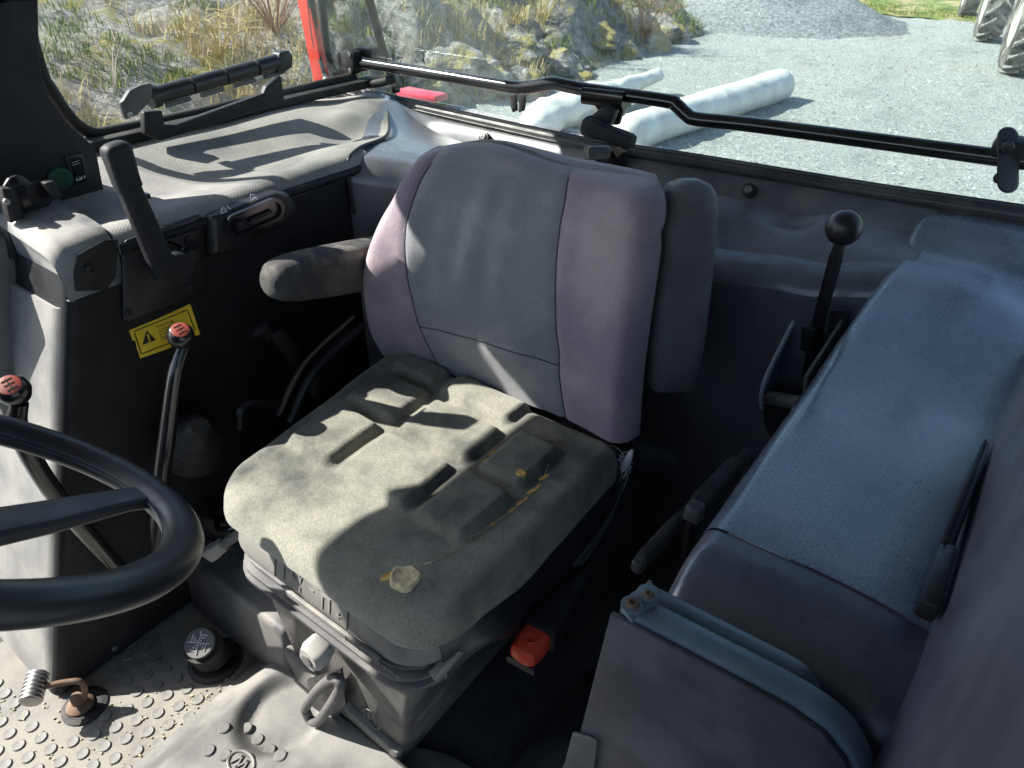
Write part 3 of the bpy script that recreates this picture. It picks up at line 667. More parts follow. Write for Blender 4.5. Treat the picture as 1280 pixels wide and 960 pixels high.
# ---- rear corner: red post, frame, gas strut
st('corner_post', prism([W(*p, y=1.30) for p in ((353, -90), (369, -90), (408, 118), (394, 114))], (-.010, .03, 0), .004), M['red'], 'red painted corner post of the cab')
def rear_px(p, y=YR): return W(p[0], p[1], y=y)
t = thing('corner_window', 'small corner pane with black rounded seal beside the red post', 'window', W(450, 112, y=1.36))
sl = [(392, -80), (404, 20), (409, 66), (420, 92), (440, 104), (470, 104), (486, 100)]
obj('seal', tube(spline([W(*p, y=1.36) for p in sl], 8), .011, 10), M['rubber'], t)
obj('pane', prism([W(*p, y=1.37) for p in ((392, -80), (408, 66), (418, 94), (496, 112), (462, -80))], (0, .004, 0)), M['glass'], t)
t = thing('gas_strut', 'black gas strut with silver end fitting beside the red post', 'gas strut', W(408, 100, y=1.30))
obj('cylinder', tube([W(382, -60, y=1.31), W(393, 42, y=1.31), W(396, 58, y=1.31)], .0105, 14), M['gloss'], t)
obj('rod', tube([W(396, 58, y=1.31), W(405, 92, y=1.30)], .0055, 12), M['black'], t)
obj('end_fitting', [sphere(W(408, 100, y=1.30), .010), tube([W(404, 92, y=1.30), W(413, 106, y=1.31)], .006)], M['steel'], t)

# ---- rear window
t = thing('rear_window', 'wide tinted rear window with ribbed black lower gasket', 'window', (-.69, YR, .80))
obj('pane', prism([W(*p, y=YR+.012) for p in ((497, 118), (458, -60))]+[V((.28, YR+.012, 1.46)), V((.28, YR+.012, .80))], (0, .005, 0)), M['rearglass'], t)
obj('edge_frame', tube([W(*p, y=YR) for p in ((448, -70), (462, 0), (478, 60), (496, 116))], .011, 10), M['rubber'], t)
gk = [(405, 106), (425, 111), (500, 129), (600, 152), (730, 180), (850, 199), (940, 214), (1100, 241), (1290, 270)]
gp = spline([W(*p, y=1.40) for p in gk], 10)
obj('gasket', tube(gp, .0155, 12), M['gasket'], t)
rb = []
for i in range(5):
    an = math.radians(-40+32*i); off = V((0, -math.cos(an)*.0155, math.sin(an)*.0155)); rb.append(tube([p+off for p in gp], .0018, 6))
obj('gasket_rib', rb, M['gasket'], t)
obj('sill_strip', tube([p+V((0, .014, -.020)) for p in gp], .012, 8), M['black'], t)
obj('red_edge', tube([p+V((0, -.006, -.018)) for p in gp[24:50]], .0035, 8), M['red'], t)
obj('hinge_tab', [prism([W(*p, y=YR+.005) for p in q], (0, -.008, 0), .002) for q in (((640, 118), (647, 117), (648, 138), (643, 140), (640, 132)), ((651, 117), (659, 118), (657, 138), (650, 140)))], M['black'], t)
tl = obj('tail_lamp', box(W(527, 118, y=1.62), (.16, .06, .02), bev=.008), M['pink'], label='flat red lamp cover outside the rear window corner', cat='lamp')
t = thing('rear_bar', 'bent black tube bar across the rear window', 'bar', W(860, 140, y=1.35))
rp = [(452, 78), (540, 92), (612, 104), (645, 109), (665, 108), (690, 104), (712, 108), (740, 113), (832, 126), (845, 131), (858, 143), (872, 149), (940, 156), (1100, 177), (1300, 204)]
obj('tube', tube(spline([W(*p, y=1.355) for p in rp], 8), .0135, 16), M['gloss'], t)
e = obj('end_bracket', [prism([W(*p, y=1.36) for p in ((432, 64), (444, 60), (452, 64), (453, 90), (441, 95), (434, 90))], (0, -.03, 0), .004), prism([W(*p, y=1.372) for p in ((444, 60), (468, 62), (470, 78), (452, 90))], (0, .04, 0), .003)], M['blackmatte'], t)
bolt('screw', W(437, 68, y=1.33), (0, -1, 0), .006, e, M['steel']); bolt('screw', W(438, 88, y=1.33), (0, -1, 0), .006, e, M['steel'])
e = obj('end_bracket', [loft([rrect(W(1260, 200, y=yy), RV, UP, w_, h_, .016, 5) for yy, w_, h_ in ((1.345, .034, .102), (1.333, .034, .102), (1.329, .028, .096))]), box(W(1264, 184, y=1.36), (.05, .05, .03), bev=.008)], M['blackmatte'], t)
bolt('screw', W(1260, 184, y=1.328), (0, -1, 0), .009, e, M['black']); bolt('screw', W(1250, 222, y=1.328), (0, -1, 0), .009, e, M['black'])
t = thing('window_latch', 'black clamp latch with angled handle on the rear window bar', 'latch', W(760, 215, y=1.30))
obj('clamp', [loft([rrect(W(733, 118, y=1.355), (0, 1, .0), (0, 0, 1), .044, .034, .01), rrect(W(784, 124, y=1.355), (0, 1, 0), (0, 0, 1), .044, .034, .01)]), prism([W(*p, y=1.345) for p in ((738, 126), (780, 132), (773, 148), (757, 150), (746, 140))], (0, .03, 0), .003)], M['gloss'], t)
obj('stem', prism([W(*p, y=1.33) for p in ((762, 130), (776, 136), (768, 155), (750, 162), (738, 148))], (0, -.028, 0), .005, 3), M['blackmatte'], t)
k0 = W(731, 156, y=1.285); k1 = W(796, 180, y=1.285); kd = (k1-k0).normalized(); ku = V((0, 1, 0)).cross(kd)
obj('handle', loft([rrect(k0+kd*s_, ku, (0, 1, 0), h_, .028, .006) for s_, h_ in ((0, .030), (.004, .038), (.03, .036), (.04, .030), (.108, .028), (.114, .022))]), M['blackmatte'], t)
obj('hook', prism([W(*p, y=1.36) for p in ((768, 132), (784, 128), (776, 155), (767, 155))], (0, -.012, 0), .002), M['blackmatte'], t)
t = thing('latch_plate', 'black striker plate with two bolts below the latch handle', 'plate', W(758, 215, y=1.37))
obj('plate', prism([W(*p, y=1.365) for p in ((730, 182), (782, 190), (780, 220), (728, 212))], (0, .01, 0), .001), M['black'], t)
obj('roller', [loft([rrect(W(749, 191, y=yy), RV, UP, .052*q, .030*q, .009) for yy, q in ((1.362, 1), (1.342, 1), (1.338, .9))])], M['greyplastic'], t)
for p in ((743, 205), (762, 211)): bolt('bolt', W(*p, y=1.364), (0, -1, .1), .0115, t, M['screw'])
obj('stop', prism([W(*p, y=1.36) for p in ((768, 186), (776, 183), (780, 190), (774, 196))], (0, -.01, 0)), M['rust'], t)

# ---- rear ledge (moulded vinyl trim)
EX = [(-1.17, .965, .806), (-1.04, 1.05, .785), (-.80, 1.16, .735), (-.45, 1.20, .697), (-.28, 1.205, .715), (-.12, 1.215, .745)]
def ledge_edge(x):
    for i in range(len(EX)-1):
        if x <= EX[i+1][0] or i == len(EX)-2:
            q = (x-EX[i][0])/(EX[i+1][0]-EX[i][0]); q = q*q*(3-2*q) if 0 < q < 1 else q
            return EX[i][1]+(EX[i+1][1]-EX[i][1])*q, EX[i][2]+(EX[i+1][2]-EX[i][2])*q
def ledge(u, v):
    x0 = -1.48+.05*min(1, v/.16)+(.22*((v-.16)/.39) if .16 < v < .55 else .22 if v >= .55 else 0)+(.05*min(1, (v-.55)/.1) if v > .55 else 0)
    x = x0+(-.118-x0)*u; ye, ze = ledge_edge(max(x, -1.17))
    ys, zs = 1.392, .797+.018*ss(-.9, 0, x)
    wob = .005*nz((x*4, v*3, 2))
    if v < .16:
        q = v/.16; y = ys-.03*q; z = zs-.035*q*q-.004*q
    elif v < .55:
        q = (v-.16)/.39; y0, z0 = ys-.03, zs-.039; y = y0+(ye+.055-y0)*q; z = z0+(ze+.004-z0)*q + .012*math.sin(q*math.pi)*0
        z += wob*math.sin(q*math.pi) - .016*math.exp(-((x+.34)/.05)**2-((q-.12)/.22)**2) + .010*math.exp(-((x+.29)/.03)**2-((q-.15)/.25)**2) - .018*math.exp(-((x+1.02)/.045)**2-((q-.1)/.3)**2)
    elif v < .68:
        q = (v-.55)/.13*math.pi/2; r = .055; y = ye+r-r*math.sin(q); z = ze+.004-r+r*math.cos(q)
    else:
        q = (v-.68)/.32; y = ye-.035*q+.03*q*q; z = ze+.004-.055-(ze-.06)*q; y += .004*nz((x*3, z*5, 1))
    if v < .6: z += (shelf_z(min(x, CX), y)+.002-z)*math.exp(-(u*9)**2)*(1-ss(.45, .6, v))
    return (x, y, z)
t = thing('rear_ledge', 'black dotted vinyl ledge below the rear window behind the seat', 'trim panel', (-.65, 1.25, 0))
def part_grid(v0, v1, n): return grid(lambda u, v: ledge(u, v0+(v1-v0)*v), 110, n)
obj('top_rim', part_grid(0, .16, 12), M['ledgeplain'], t); obj('top_skin', part_grid(.16, .57, 32), M['ledge'], t); obj('rolled_edge', part_grid(.57, .66, 10), M['ledgeplain'], t); obj('front_skin', part_grid(.66, 1, 24), M['ledgefront'], t)
for p in ((605, 172), (936, 238)):
    c_ = W(*p, y=1.362); b_ = obj('bolt', lathe([(.014, -.01), (.014, .002), (.010, .003)], c_, (0, -1, .5), 20), M['black'], t)
    bolt('bolt_head', c_+V((0, -.002, .002)), (0, -1, .5), .0075, b_, M['screw'])
obj('seam', tube(spline([V((x, y+.001, shelf_z(min(x, CX-.02), y)+.0005)) for x, y in SEAM[1:-1]]+[V((CX, .968, .80)), V((CX+.004, .968, .70))], 6), .0035, 8), M['black'], t)

# ================================================================== DRIVER'S SEAT
SC = V((-.68, .65, 0))
t_seat = seat = thing('driver_seat', 'worn driver seat with grey and mauve backrest and torn cushion', 'seat', (-.68, .65, .0))
# ---- cushion
def cush_xy(a, b):
    """a, b in -1..1 over the rounded outline"""
    y = .622+b*.250; q = (b+1)/2
    xl = -.898-.062*q; xr = -.402-.004*q
    return V(((xl+xr)/2+a*(xr-xl)/2, y, 0))
PADS = [(-.878, -.766, .522, .654), (-.754, -.596, .522, .651), (-.584, -.480, .522, .654), (-.890, -.766, .666, .782), (-.752, -.588, .664, .772), (-.574, -.480, .664, .792), (-.77, -.60, .786, .88), (-.905, -.79, .795, .87)]
def pad_h(x, y):
    h = 0
    for x0, x1, y0, y1 in PADS:
        dx = abs(x-(x0+x1)/2)-(x1-x0)/2+.018; dy = abs(y-(y0+y1)/2)-(y1-y0)/2+.018
        sd_ = math.hypot(max(dx, 0), max(dy, 0))+min(max(dx, dy), 0)-.018
        h = max(h, 1-ss(-.014, .003, sd_))
    return h
def cush_z(x, y, dist):
    z = .493+.0165*pad_h(x, y)-.006*(1-((x+.665)/.26)**2)+.004*nz((x*9, y*9, 0))
    z -= .007*ss(.46, .38, y)
    r = .034
    if dist < r: z -= r-math.sqrt(max(0, r*r-(r-dist)**2))
    return z
NA, NB = 120, 120
cv, cf = [], []
HW, HH, RC = .275, .250, .085
def cush_uv(i, j):
    a = (i/NA*2-1); b = (j/NB*2-1); px_, py_ = a*HW, b*HH
    rc = RC if py_ < 0 else .04
    dx = abs(px_)-(HW-rc); dy = abs(py_)-(HH-rc)
    if dx > 0 and dy > 0:
        # square corner -> round corner
        m_ = max(dx, dy); l = math.hypot(dx, dy); k_ = m_/l; px_ = math.copysign(HW-rc+dx*k_, px_); py_ = math.copysign(HH-rc+dy*k_, py_); dist = rc-m_
    else: dist = min(HW-abs(px_), HH-abs(py_))
    return px_/HW, py_/HH, dist
for j in range(NB+1):
    for i in range(NA+1):
        a, b, dist = cush_uv(i, j); p = cush_xy(a, b); cv.append(V((p.x, p.y, cush_z(p.x, p.y, dist))))
cf = [(j*(NA+1)+i, j*(NA+1)+i+1, (j+1)*(NA+1)+i+1, (j+1)*(NA+1)+i) for j in range(NB) for i in range(NA)]
rim = [i for i in range(NA+1)]+[j*(NA+1)+NA for j in range(1, NB+1)]+[NB*(NA+1)+i for i in range(NA-1, -1, -1)]+[j*(NA+1) for j in range(NB-1, 0, -1)]
prev = rim
cc_ = V((-.665, .622, 0))
for k_, (dz, sh) in enumerate(((-.012, 0.0), (-.022, -.005), (-.028, -.02), (-.029, -.06))):
    base = len(cv); ring = []
    for r_ in rim:
        p = cv[r_]; d_ = (V((p.x, p.y, 0))-cc_).normalized(); fz_ = .35+.65*ss(.40, .55, p.y); cv.append(V((p.x+d_.x*sh, p.y+d_.y*sh, p.z+dz*fz_*(1+1.1*ss(.42, .6, p.y))))); ring.append(len(cv)-1)
    for q in range(len(rim)): cf.append((prev[q], prev[(q+1) % len(rim)], ring[(q+1) % len(rim)], ring[q]))
    prev = ring
cf.append(prev)
cushion = obj('cushion', (cv, cf), M['cushion'], seat, smooth=70)
def on_cush(px, py): p = W(px, py, z=.498); return V((p.x, p.y, cush_z(p.x, p.y, 1)))
def blob(px, py, rx, ry, ang, seed, h=.004, n=18):
    c = on_cush(px, py); rings = []
    for f_, z_ in ((1.0, -.002), (.97, .0012), (.8, h), (.35, h*.75)):
        ring = []
        for k_ in range(n):
            a = 6.2832*k_/n; q = 1+.28*nz((math.cos(a)*1.6, math.sin(a)*1.6, seed)); x_, y_ = rx*f_*q*math.cos(a), ry*f_*q*math.sin(a)
            ring.append(c+V((x_*math.cos(ang)-y_*math.sin(ang), x_*math.sin(ang)+y_*math.cos(ang), z_+.0012*nz((a*3, f_*5, seed)))))
        rings.append(ring)
    return loft(rings)
obj('foam_patch', blob(506, 716, .0235, .021, .4, 3, .005, 26), M['foamgrey'], cushion, label='exposed yellow foam in a hole of the cushion')
obj('foam_patch', blob(484, 713, .006, .012, -.4, 5, .003), M['foam'], cushion)
obj('foam_patch', blob(651, 595, .010, .007, .0, 8, .003), M['foam'], cushion)
tears = [(620, 560, .016, .003), (608, 572, .009, .002), (680, 592, .012, .0035), (668, 607, .016, .0035), (652, 622, .011, .0028), (640, 632, .007, .003), (616, 650, .006, .0024), (590, 668, .004, .0015)]
for i, (px, py, l, w_) in enumerate(tears): obj('tear', blob(px, py, l, w_, 1.35, i*2.3, .0015, 12), M['foam'], cushion)
for q_ in (((693, 556), (680, 590), (650, 624), (600, 661), (560, 690), (530, 702)), ((632, 552), (590, 582), (520, 632))):
    obj('seam', tube(spline([on_cush(*p)+V((0, 0, .0003)) for p in q_], 8), .0008, 5), M['foamgrey'], cushion)

# ---- backrest: closed section rings from bottom to top
rows = [((473, 436), (788, 556), .853, .868), ((456, 405), (793, 490), .825, .872), ((449, 360), (802, 415), .818, .880), ((454, 318), (811, 345), .828, .890), ((468, 280), (817, 290), .852, .903), ((486, 248), (818, 262), .880, .918), ((500, 222), (816, 246), .908, .932), ((516, 200), (812, 238), .932, .945)]
SL = [.275, .245, .212, .175, .14, .12, .11, .105]; SR = [.775, .755, .728, .71, .70, .695, .69, .685]
Lp = spline([W(*r_[0], y=r_[2]) for r_ in rows], 6); Rp = spline([W(*r_[1], y=r_[3]) for r_ in rows], 6); NR = len(Lp)
def lerp_list(l, q): q = q*(len(l)-1); i = min(int(q), len(l)-2); return l[i]+(l[i+1]-l[i])*(q-i)
NL, NC, NRR, NBK = 12, 30, 18, 16        # columns: left panel, centre, right panel, back
rings = []
for ri in range(NR):
    q = ri/(NR-1); L_, R_ = Lp[ri], Rp[ri]; sl_, sr_ = lerp_list(SL, q), lerp_list(SR, q); th = .105
    cols = [sl_*i/NL for i in range(NL)]+[sl_+(sr_-sl_)*i/NC for i in range(NC)]+[sr_+(1-sr_)*i/NRR for i in range(NRR+1)]
    ring = []
    for ci, s_ in enumerate(cols):
        p = L_.lerp(R_, s_); e = min(s_, 1-s_)
        off = .028*(1-ss(.0, .30, e))*-1+.010                       # bolsters forward
        off += .050*(1-math.sqrt(max(0, 1-(1-min(e/.07, 1))**2)))      # rounded rim
        zc = p.z; off -= .014*math.exp(-((zc-.60)/.09)**2)*ss(.2, .45, e*1.1)     # lumbar bulge
        for c0 in (sl_, sr_):
            off += .005*math.exp(-((s_-c0)/.010)**2)
        lum = .573+.045*ss(.2, .75, s_) if False else .56+.04*math.sin(s_*3.0)
        if sl_ < s_ < sr_: off += .004*math.exp(-((zc-lum)/.006)**2)
        off += .005*nz((p.x*9, p.z*7, 3))+.0022*nz((p.x*34, p.z*16, 5))*(math.exp(-((s_-sl_)/.05)**2)+math.exp(-((s_-sr_)/.05)**2)+.35)+.004*math.sin(p.z*70+p.x*18)*math.exp(-((zc-.62)/.05)**2)*math.exp(-((s_-.8)/.12)**2)
        wr = .004*math.sin(p.x*95+2*nz((p.z*3, 1, 1)))*math.exp(-((s_-.42)/.16)**2)*ss(.62, .75, zc)*(1-ss(.80, .9, zc)); off += wr
        px_o = .55*(.010*math.exp(-((zc-.885)/.022)**2)-.012*math.exp(-((zc-.842)/.011)**2))*ss(.86, .98, s_); oy_ = -.006*math.exp(-((zc-.885)/.022)**2)*ss(.86, .95, s_)+.006*math.exp(-((zc-.842)/.011)**2)*ss(.8, .95, s_)
        ring.append(p+V((px_o, off+oy_, 0)))
    for i in range(1, NBK):
        a = i/NBK; p = R_.lerp(L_, a); w_ = math.sin(math.pi*a)**.35; ring.append(p+V((0, .035+th*w_*.75, .0)))
    rings.append(ring)
# crown
top = rings[-1]; cen = sum(top, V())/len(top)
tilt = V((0, .035, .012))
LP0 = Lp[-1]; RP0 = Rp[-1]
for f_, dz, sx_ in ((.90, .012, .985), (.72, .021, .965), (.46, .027, .945), (.15, .029, .93)):
    ring = []
    for p in top:
        qx = (p.x-LP0.x)/(RP0.x-LP0.x); line = LP0.lerp(RP0, qx)+V((0, .055, 0))
        n_ = line+V((0, (p.y-line.y)*f_, (p.z-line.z)*f_)); n_.x = cen.x+(p.x-cen.x)*sx_
        n_.z += dz*(.12+1.0*math.exp(-((qx-.27)/.27)**2)); ring.append(n_)
    rings.append(ring)
NCOL = len(rings[0]); nrow = len(rings)
def col_zone(c): return 'L' if (c < NL or c >= NCOL-NBK//2) else 'C' if c < NL+NC else 'R'
def lum_row(c):
    # the seam across the centre panel
    for ri in range(NR):
        p = rings[ri][c]; q = (c-NL)/NC; s_ = lerp_list(SL, ri/(NR-1)); 
        if p.z > .56+.04*math.sin((.2+.5*q)*3.0): return ri
    return 0
zones = {'L': [], 'C': [], 'R': [], 'U': []}
for ri in range(nrow-1):
    for c in range(NCOL):
        z_ = col_zone(c)
        if z_ == 'C' and ri < lum_row(c): z_ = 'U'
        n_ = (c+1) % NCOL; zones[z_].append((ri*NCOL+c, ri*NCOL+n_, (ri+1)*NCOL+n_, (ri+1)*NCOL+c))
zones['C'].append([(nrow-1)*NCOL+c for c in range(NCOL)])
allv = [p for r_ in rings for p in r_]
def sub_mesh(fs):
    idx = sorted({i for f_ in fs for i in f_}); mp = {i: k_ for k_, i in enumerate(idx)}; return [allv[i] for i in idx], [[mp[i] for i in f_] for f_ in fs]
back = obj('backrest', sub_mesh(zones['C']), M['greycloth'], seat, smooth=70)
for zn, nm, mt, lbl in (('U', 'lumbar_panel', 'greycloth', None), ('L', 'side_panel', 'mauve', 'faded mauve side panel of the backrest'), ('R', 'side_panel', 'mauve', 'faded mauve side panel of the backrest')):
    obj(nm, sub_mesh(zones[zn]), M[mt], back, smooth=70, label=lbl)
def lum_pt(c):
    q = (c-NL)/NC; zt = .56+.04*math.sin((.2+.5*q)*3.0)
    for ri in range(1, NR):
        a, b = rings[ri-1][c], rings[ri][c]
        if b.z > zt: return a.lerp(b, max(0, min(1, (zt-a.z)/(b.z-a.z))))
lz_ = [lum_pt(c)+V((0, -.0006, 0)) for c in range(NL, NL+NC+1)]
obj('cross_seam', tube(lz_, .0010, 6), M['piping'], back)
# piping along the panel seams
for col_ in (NL, NL+NC): obj('piping', tube([rings[ri][col_]+V((0, -.0008, 0)) for ri in range(NR)], .0012, 6), M['piping'], back)
obj('side_fold', tube(spline([W(816, 262, y=.925), W(806, 300, y=.92), W(803, 360, y=.915), W(798, 400, y=.91), W(800, 450, y=.905), W(790, 520, y=.90)], 6), .004, 8), M['mauve'], back)

obj('back_sun_block', box((-.70, 1.01, .56), (.50, .05, .62), bev=.02), M['black'], seat)  # added behind the backrest to keep sun off the rear wall
# ---- armrests
def arm_loft(cs, axw, axh, sizes, r): return loft([rrect(c, axw, axh, w_, h_, min(r, w_/2.05, h_/2.05), 6) for c, (w_, h_) in zip(cs, sizes)])
p0 = W(336, 352, x=-1.0); p1 = W(470, 328, x=-1.0); ad = (p1-p0).normalized(); au = V((1, 0, 0)).cross(ad)
if au.z < 0: au = -au
acs = [p0+ad*s_ for s_ in (-.004, .004, .018, .05, .12, .20, .29, .34)]
obj('armrest', arm_loft(acs, (1, 0, 0), au, [(.040, .040), (.054, .058), (.062, .070), (.066, .080), (.07, .088), (.07, .094), (.066, .098), (.06, .09)], .020), M['armfabric'], seat, label='dusty cloth armrest folded down')
obj('armrest_pivot', tube([(-.97, .93, .64), (-.93, .95, .60)], .02), M['black'], seat)
q0 = W(836, 484, y=.965); q1 = W(862, 224, y=1.02); qd = (q1-q0).normalized(); qx = (RV+V((-.25, -.05, 0))).normalized(); qx = (qx-qd*qx.dot(qd)).normalized(); qy = qd.cross(qx)
ln = (q1-q0).length
obj('armrest', loft([rrect(q0+qd*(ln*s_), qx, qy, w_, h_, min(w_, h_)*.33, 6) for s_, w_, h_ in ((0, .045, .045), (.012, .072, .066), (.04, .086, .08), (.25, .094, .085), (.6, .094, .085), (.86, .088, .08), (.94, .078, .072), (.98, .060, .056), (1.0, .030, .032))]), M['armrest'], seat, label='grained black armrest folded upright beside the backrest')
obj('armrest_pivot', tube([q0+qd*.06, q0+qd*.06+V((-.07, .02, 0))], .022), M['black'], seat)

# ---- seat pan and suspension
def pan_ring(z, x0, x1, y0, y1, r): return rrect(((x0+x1)/2, (y0+y1)/2, z), (1, 0, 0), (0, 1, 0), x1-x0, y1-y0, r, 6)
obj('seat_pan', loft([pan_ring(.462, -.90, -.42, .42, .90, .05), pan_ring(.45, -.905, -.415, .412, .90, .05)]), M['greydark'], seat)
hz = [(.468, .0), (.464, -.012), (.452, -.018), (.405, -.030), (.392, -.028), (.386, -.014)]
hou = obj('housing', loft([pan_ring(z_, -.838+o_, -.456-o_, .400+o_, .86, .07) for z_, o_ in hz]), M['greyplastic'], seat, label='dusty grey suspension housing under the cushion')
bel = []
for i, z_ in enumerate((.378, .364, .350, .336)):
    o_ = (.0, -.008, -.012, -.002)[i]; bel.append(loft([pan_ring(z_+.0066, -.838, -.438, .386, .85, .05), pan_ring(z_+.003, -.850+o_*.5, -.440-o_*.5, .372+o_, .86, .065), pan_ring(z_-.003, -.850+o_*.5, -.440-o_*.5, .372+o_, .86, .065), pan_ring(z_-.0066, -.838, -.438, .386, .85, .05)]))
for g_ in bel: obj('bellows_fold', g_, M['greydark'], seat)
obj('scale_strip', box((-.60, .3660, .3895), (.20, .006, .012), bev=.001), M['greyplastic'], seat)
tk = []
for i in range(22): tk += [box((-.565+.0052*i, .3627, .3895), (.0018, .001, .007 if i % 5 else .010))]
obj('scale_marks', tk, M['black'], seat, smooth=0)
base = obj('suspension_base', [bevel_geo(prism([(-.80, .380, .330), (-.462, .380, .330), (-.548, .410, .0), (-.80, .410, .0)], (0, .40, 0)), .012, 3)], M['base'], seat)
obj('base_foot', bevel_geo(prism([(-.815, .387, .125), (-.72, .388, .11), (-.60, .389, .085), (-.530, .390, .08), (-.552, .397, .004), (-.81, .397, .004)], (0, .02, 0)), .006, 2), M['greyplastic'], seat)
# embossed symbols on the housing
def hf(x, z): z += .014; return V((x+.035, .400-.018-.012*(.452-z)/.047+.0003, z))
em = []
em += stroke([hf(-.742, .395), hf(-.742, .425), hf(-.722, .425), hf(-.722, .410), hf(-.716, .410)], .003, (0, -1, .15), .002)
em += stroke([hf(-.708, .425), hf(-.704, .410), hf(-.700, .425)], .0025, (0, -1, .15), .002)+stroke([hf(-.704, .40), hf(-.704, .393)], .0025, (0, -1, .15), .002)
em += stroke([hf(-.655, .393), hf(-.655, .415), hf(-.640, .415), hf(-.640, .393)], .003, (0, -1, .15), .002)
em += stroke([hf(-.648+.018*math.cos(a), .418+.012*math.sin(a)) for a in [math.radians(q) for q in range(10, 171, 20)]], .0025, (0, -1, .15), .002)
em += stroke([hf(-.625, .400), hf(-.615, .400)], .002, (0, -1, .15), .002)+stroke([hf(-.620, .405), hf(-.620, .395)], .002, (0, -1, .15), .002)+stroke([hf(-.685, .410), hf(-.675, .410)], .002, (0, -1, .15), .002)
obj('embossed_symbol', em, M['greyplastic'], hou)
for x_ in (-.762, -.602): obj('groove', stroke([hf(x_, .388), hf(x_, .446)], .0022, (0, -1, .15), .0012), M['black'], hou)
# adjusters on the front of the suspension
wk = W(396, 815, y=.352)
kn = obj('adjuster_knob', loft([rrect(wk+V((0, .02-d_, 0)), (1, 0, -.35), (.35, 0, 1), w_, h_, .012, 5) for d_, w_, h_ in ((0, .034, .042), (.012, .042, .052), (.03, .042, .050), (.038, .034, .040))]), M['white'], seat, label='pale grey adjuster knob')
obj('knob_face', lathe([(.010, 0), (.010, .002), (0, .0025)], wk+V((0, -.019, 0)), (0, -1, .1), 18), M['greydark'], kn)
lp_ = [W(*p, y=.352) for p in ((381, 886), (394, 866), (412, 850), (423, 849), (425, 860), (414, 880), (398, 901), (388, 900))]
obj('adjuster_loop', tube(spline(lp_+[lp_[0]], 5)[:-1], .0085, 10, closed=True), M['greydark'], seat)
obj('loop_recess', prism([W(*p, y=.3785) for p in ((384, 850), (426, 836), (432, 880), (414, 906), (392, 906))], (0, .004, 0)), M['black'], seat)
bolt('rivet', W(432, 908, y=.388), (0, -1, 0), .008, seat, M['greyplastic'])
pc_ = W(465, 898, y=.396); obj('embossed_mark', stroke([pc_+V((.02*math.cos(a), -.0008, .024*math.sin(a))) for a in [math.radians(q) for q in range(0, 360, 30)]], .0022, (0, -1, 0), .001, True)+stroke([pc_+V((-.008, -.0008, -.008)), pc_+V((-.006, -.0008, .008)), pc_+V((.008, -.0008, .004)), pc_+V((.010, -.0008, -.008))], .0022, (0, -1, 0), .001), M['greyplastic'], base)
obj('notch', lathe([(.012, 0), (.012, .002), (0, .002)], W(487, 885, y=.395), (0, -1, 0), 18), M['black'], base)
# white knob on the right of the suspension, with its stem and rubber sleeve
wl = W(264, 691, y=.40); wr = W(292, 672, y=.43)
stem = obj('tilt_lever', tube([wl, wr, wr+(wr-wl)*1.5], [.008, .010, .011], 12), M['greyplastic'], seat)
wd_ = (wr-wl).normalized(); wu = wd_.cross(V((0, 0, 1))).normalized(); wv_ = wu.cross(wd_)
obj('lever_knob', [loft([rrect(wl+wd_*s_, wu, wv_, w_, h_, .006, 4) for s_, w_, h_ in ((-.012, .016, .020), (-.008, .022, .030), (.014, .022, .030), (.020, .018, .024))]), loft([rrect(wl+wd_*s_, wu, wv_, w_, h_, .005, 4) for s_, w_, h_ in ((.018, .019, .026), (.034, .019, .026), (.037, .015, .02))])], M['white'], seat, label='white plastic lever knob')
obj('rubber_sleeve', [lathe([(.032, -.012), (.034, -.004), (.030, .002), (.034, .008), (.030, .014), (.033, .020), (.026, .026)], W(285, 715, y=.46), (0, 0, 1), 22)], M['rubber'], seat)
# height stick at the corner
obj('stick_lever', tube(spline([W(606, 762, y=.50), W(590, 785, y=.47), W(572, 812, y=.44)], 5), .0055, 10), M['rubber'], seat)
s0_ = W(574, 810, y=.44); s1_ = W(542, 846, y=.40); sdv = (s1_-s0_).normalized(); su_ = sdv.cross(V((0, 0, 1))).normalized()
obj('stick_grip', loft([rrect(s0_.lerp(s1_, q), su_, su_.cross(sdv), .017, .013, .003, 3) for q in (0, .05, .95, 1)]), M['greyplastic'], seat)
# skirt on the open side of the seat, torn at the back, drawn forward to blacken the shaded housing
def skirt(u, v):
    y = .415+.525*u; z0 = .462; z1 = .36-.12*ss(.1, .6, u)+.03*math.sin(u*9)+.03*nz((u*6, 1, 0)); x = -.438+.016*math.sin(min(1, u*6)*1.57)+.012*v*(1-u)+.07*u*v+.016*nz((u*7, v*3, 2))*v+.012*math.sin(u*11)*v
    return (x, y, z0+(z1-z0)*v)
obj('side_skirt', slab(skirt, 40, 16, (.003, 0, 0)), M['leather'], seat, label='torn black skirt below the cushion')
cl0 = W(790, 568, y=.90); cl1 = W(836, 575, y=.96)
obj('torn_sleeve', tube([cl0, cl0.lerp(cl1, .5), cl1], [.030, .027, .022], 16, flat=.8), M['leather'], seat)
fr2 = []; rn = random.Random(12)
f0 = W(782, 580, y=.875)
for i in range(46):
    a = f0+V((rn.gauss(0, .005), rn.gauss(0, .004), rn.gauss(0, .008))); e_ = V((rn.gauss(-.008, .014), rn.gauss(-.014, .008), rn.gauss(-.012, .018)))
    fr2.append(tube(spline([a, a+e_*.6+V((rn.gauss(0, .004), rn.gauss(0, .004), .004)), a+e_], 3), .0005, 4))
fr2.append(tube(spline([W(790, 562, y=.88), W(783, 578, y=.872), W(772, 594, y=.868)], 4), [.002+.005*math.sin(3.14*i/8) for i in range(9)], 8))
fr2.append(tube(spline([W(836, 573, y=.95), W(840, 580, y=.95), W(836, 588, y=.955)], 4), .0018, 6))
obj('frayed_threads', fr2, M['fray'], seat, kind='stuff', label='frayed white threads at the torn seat corner')
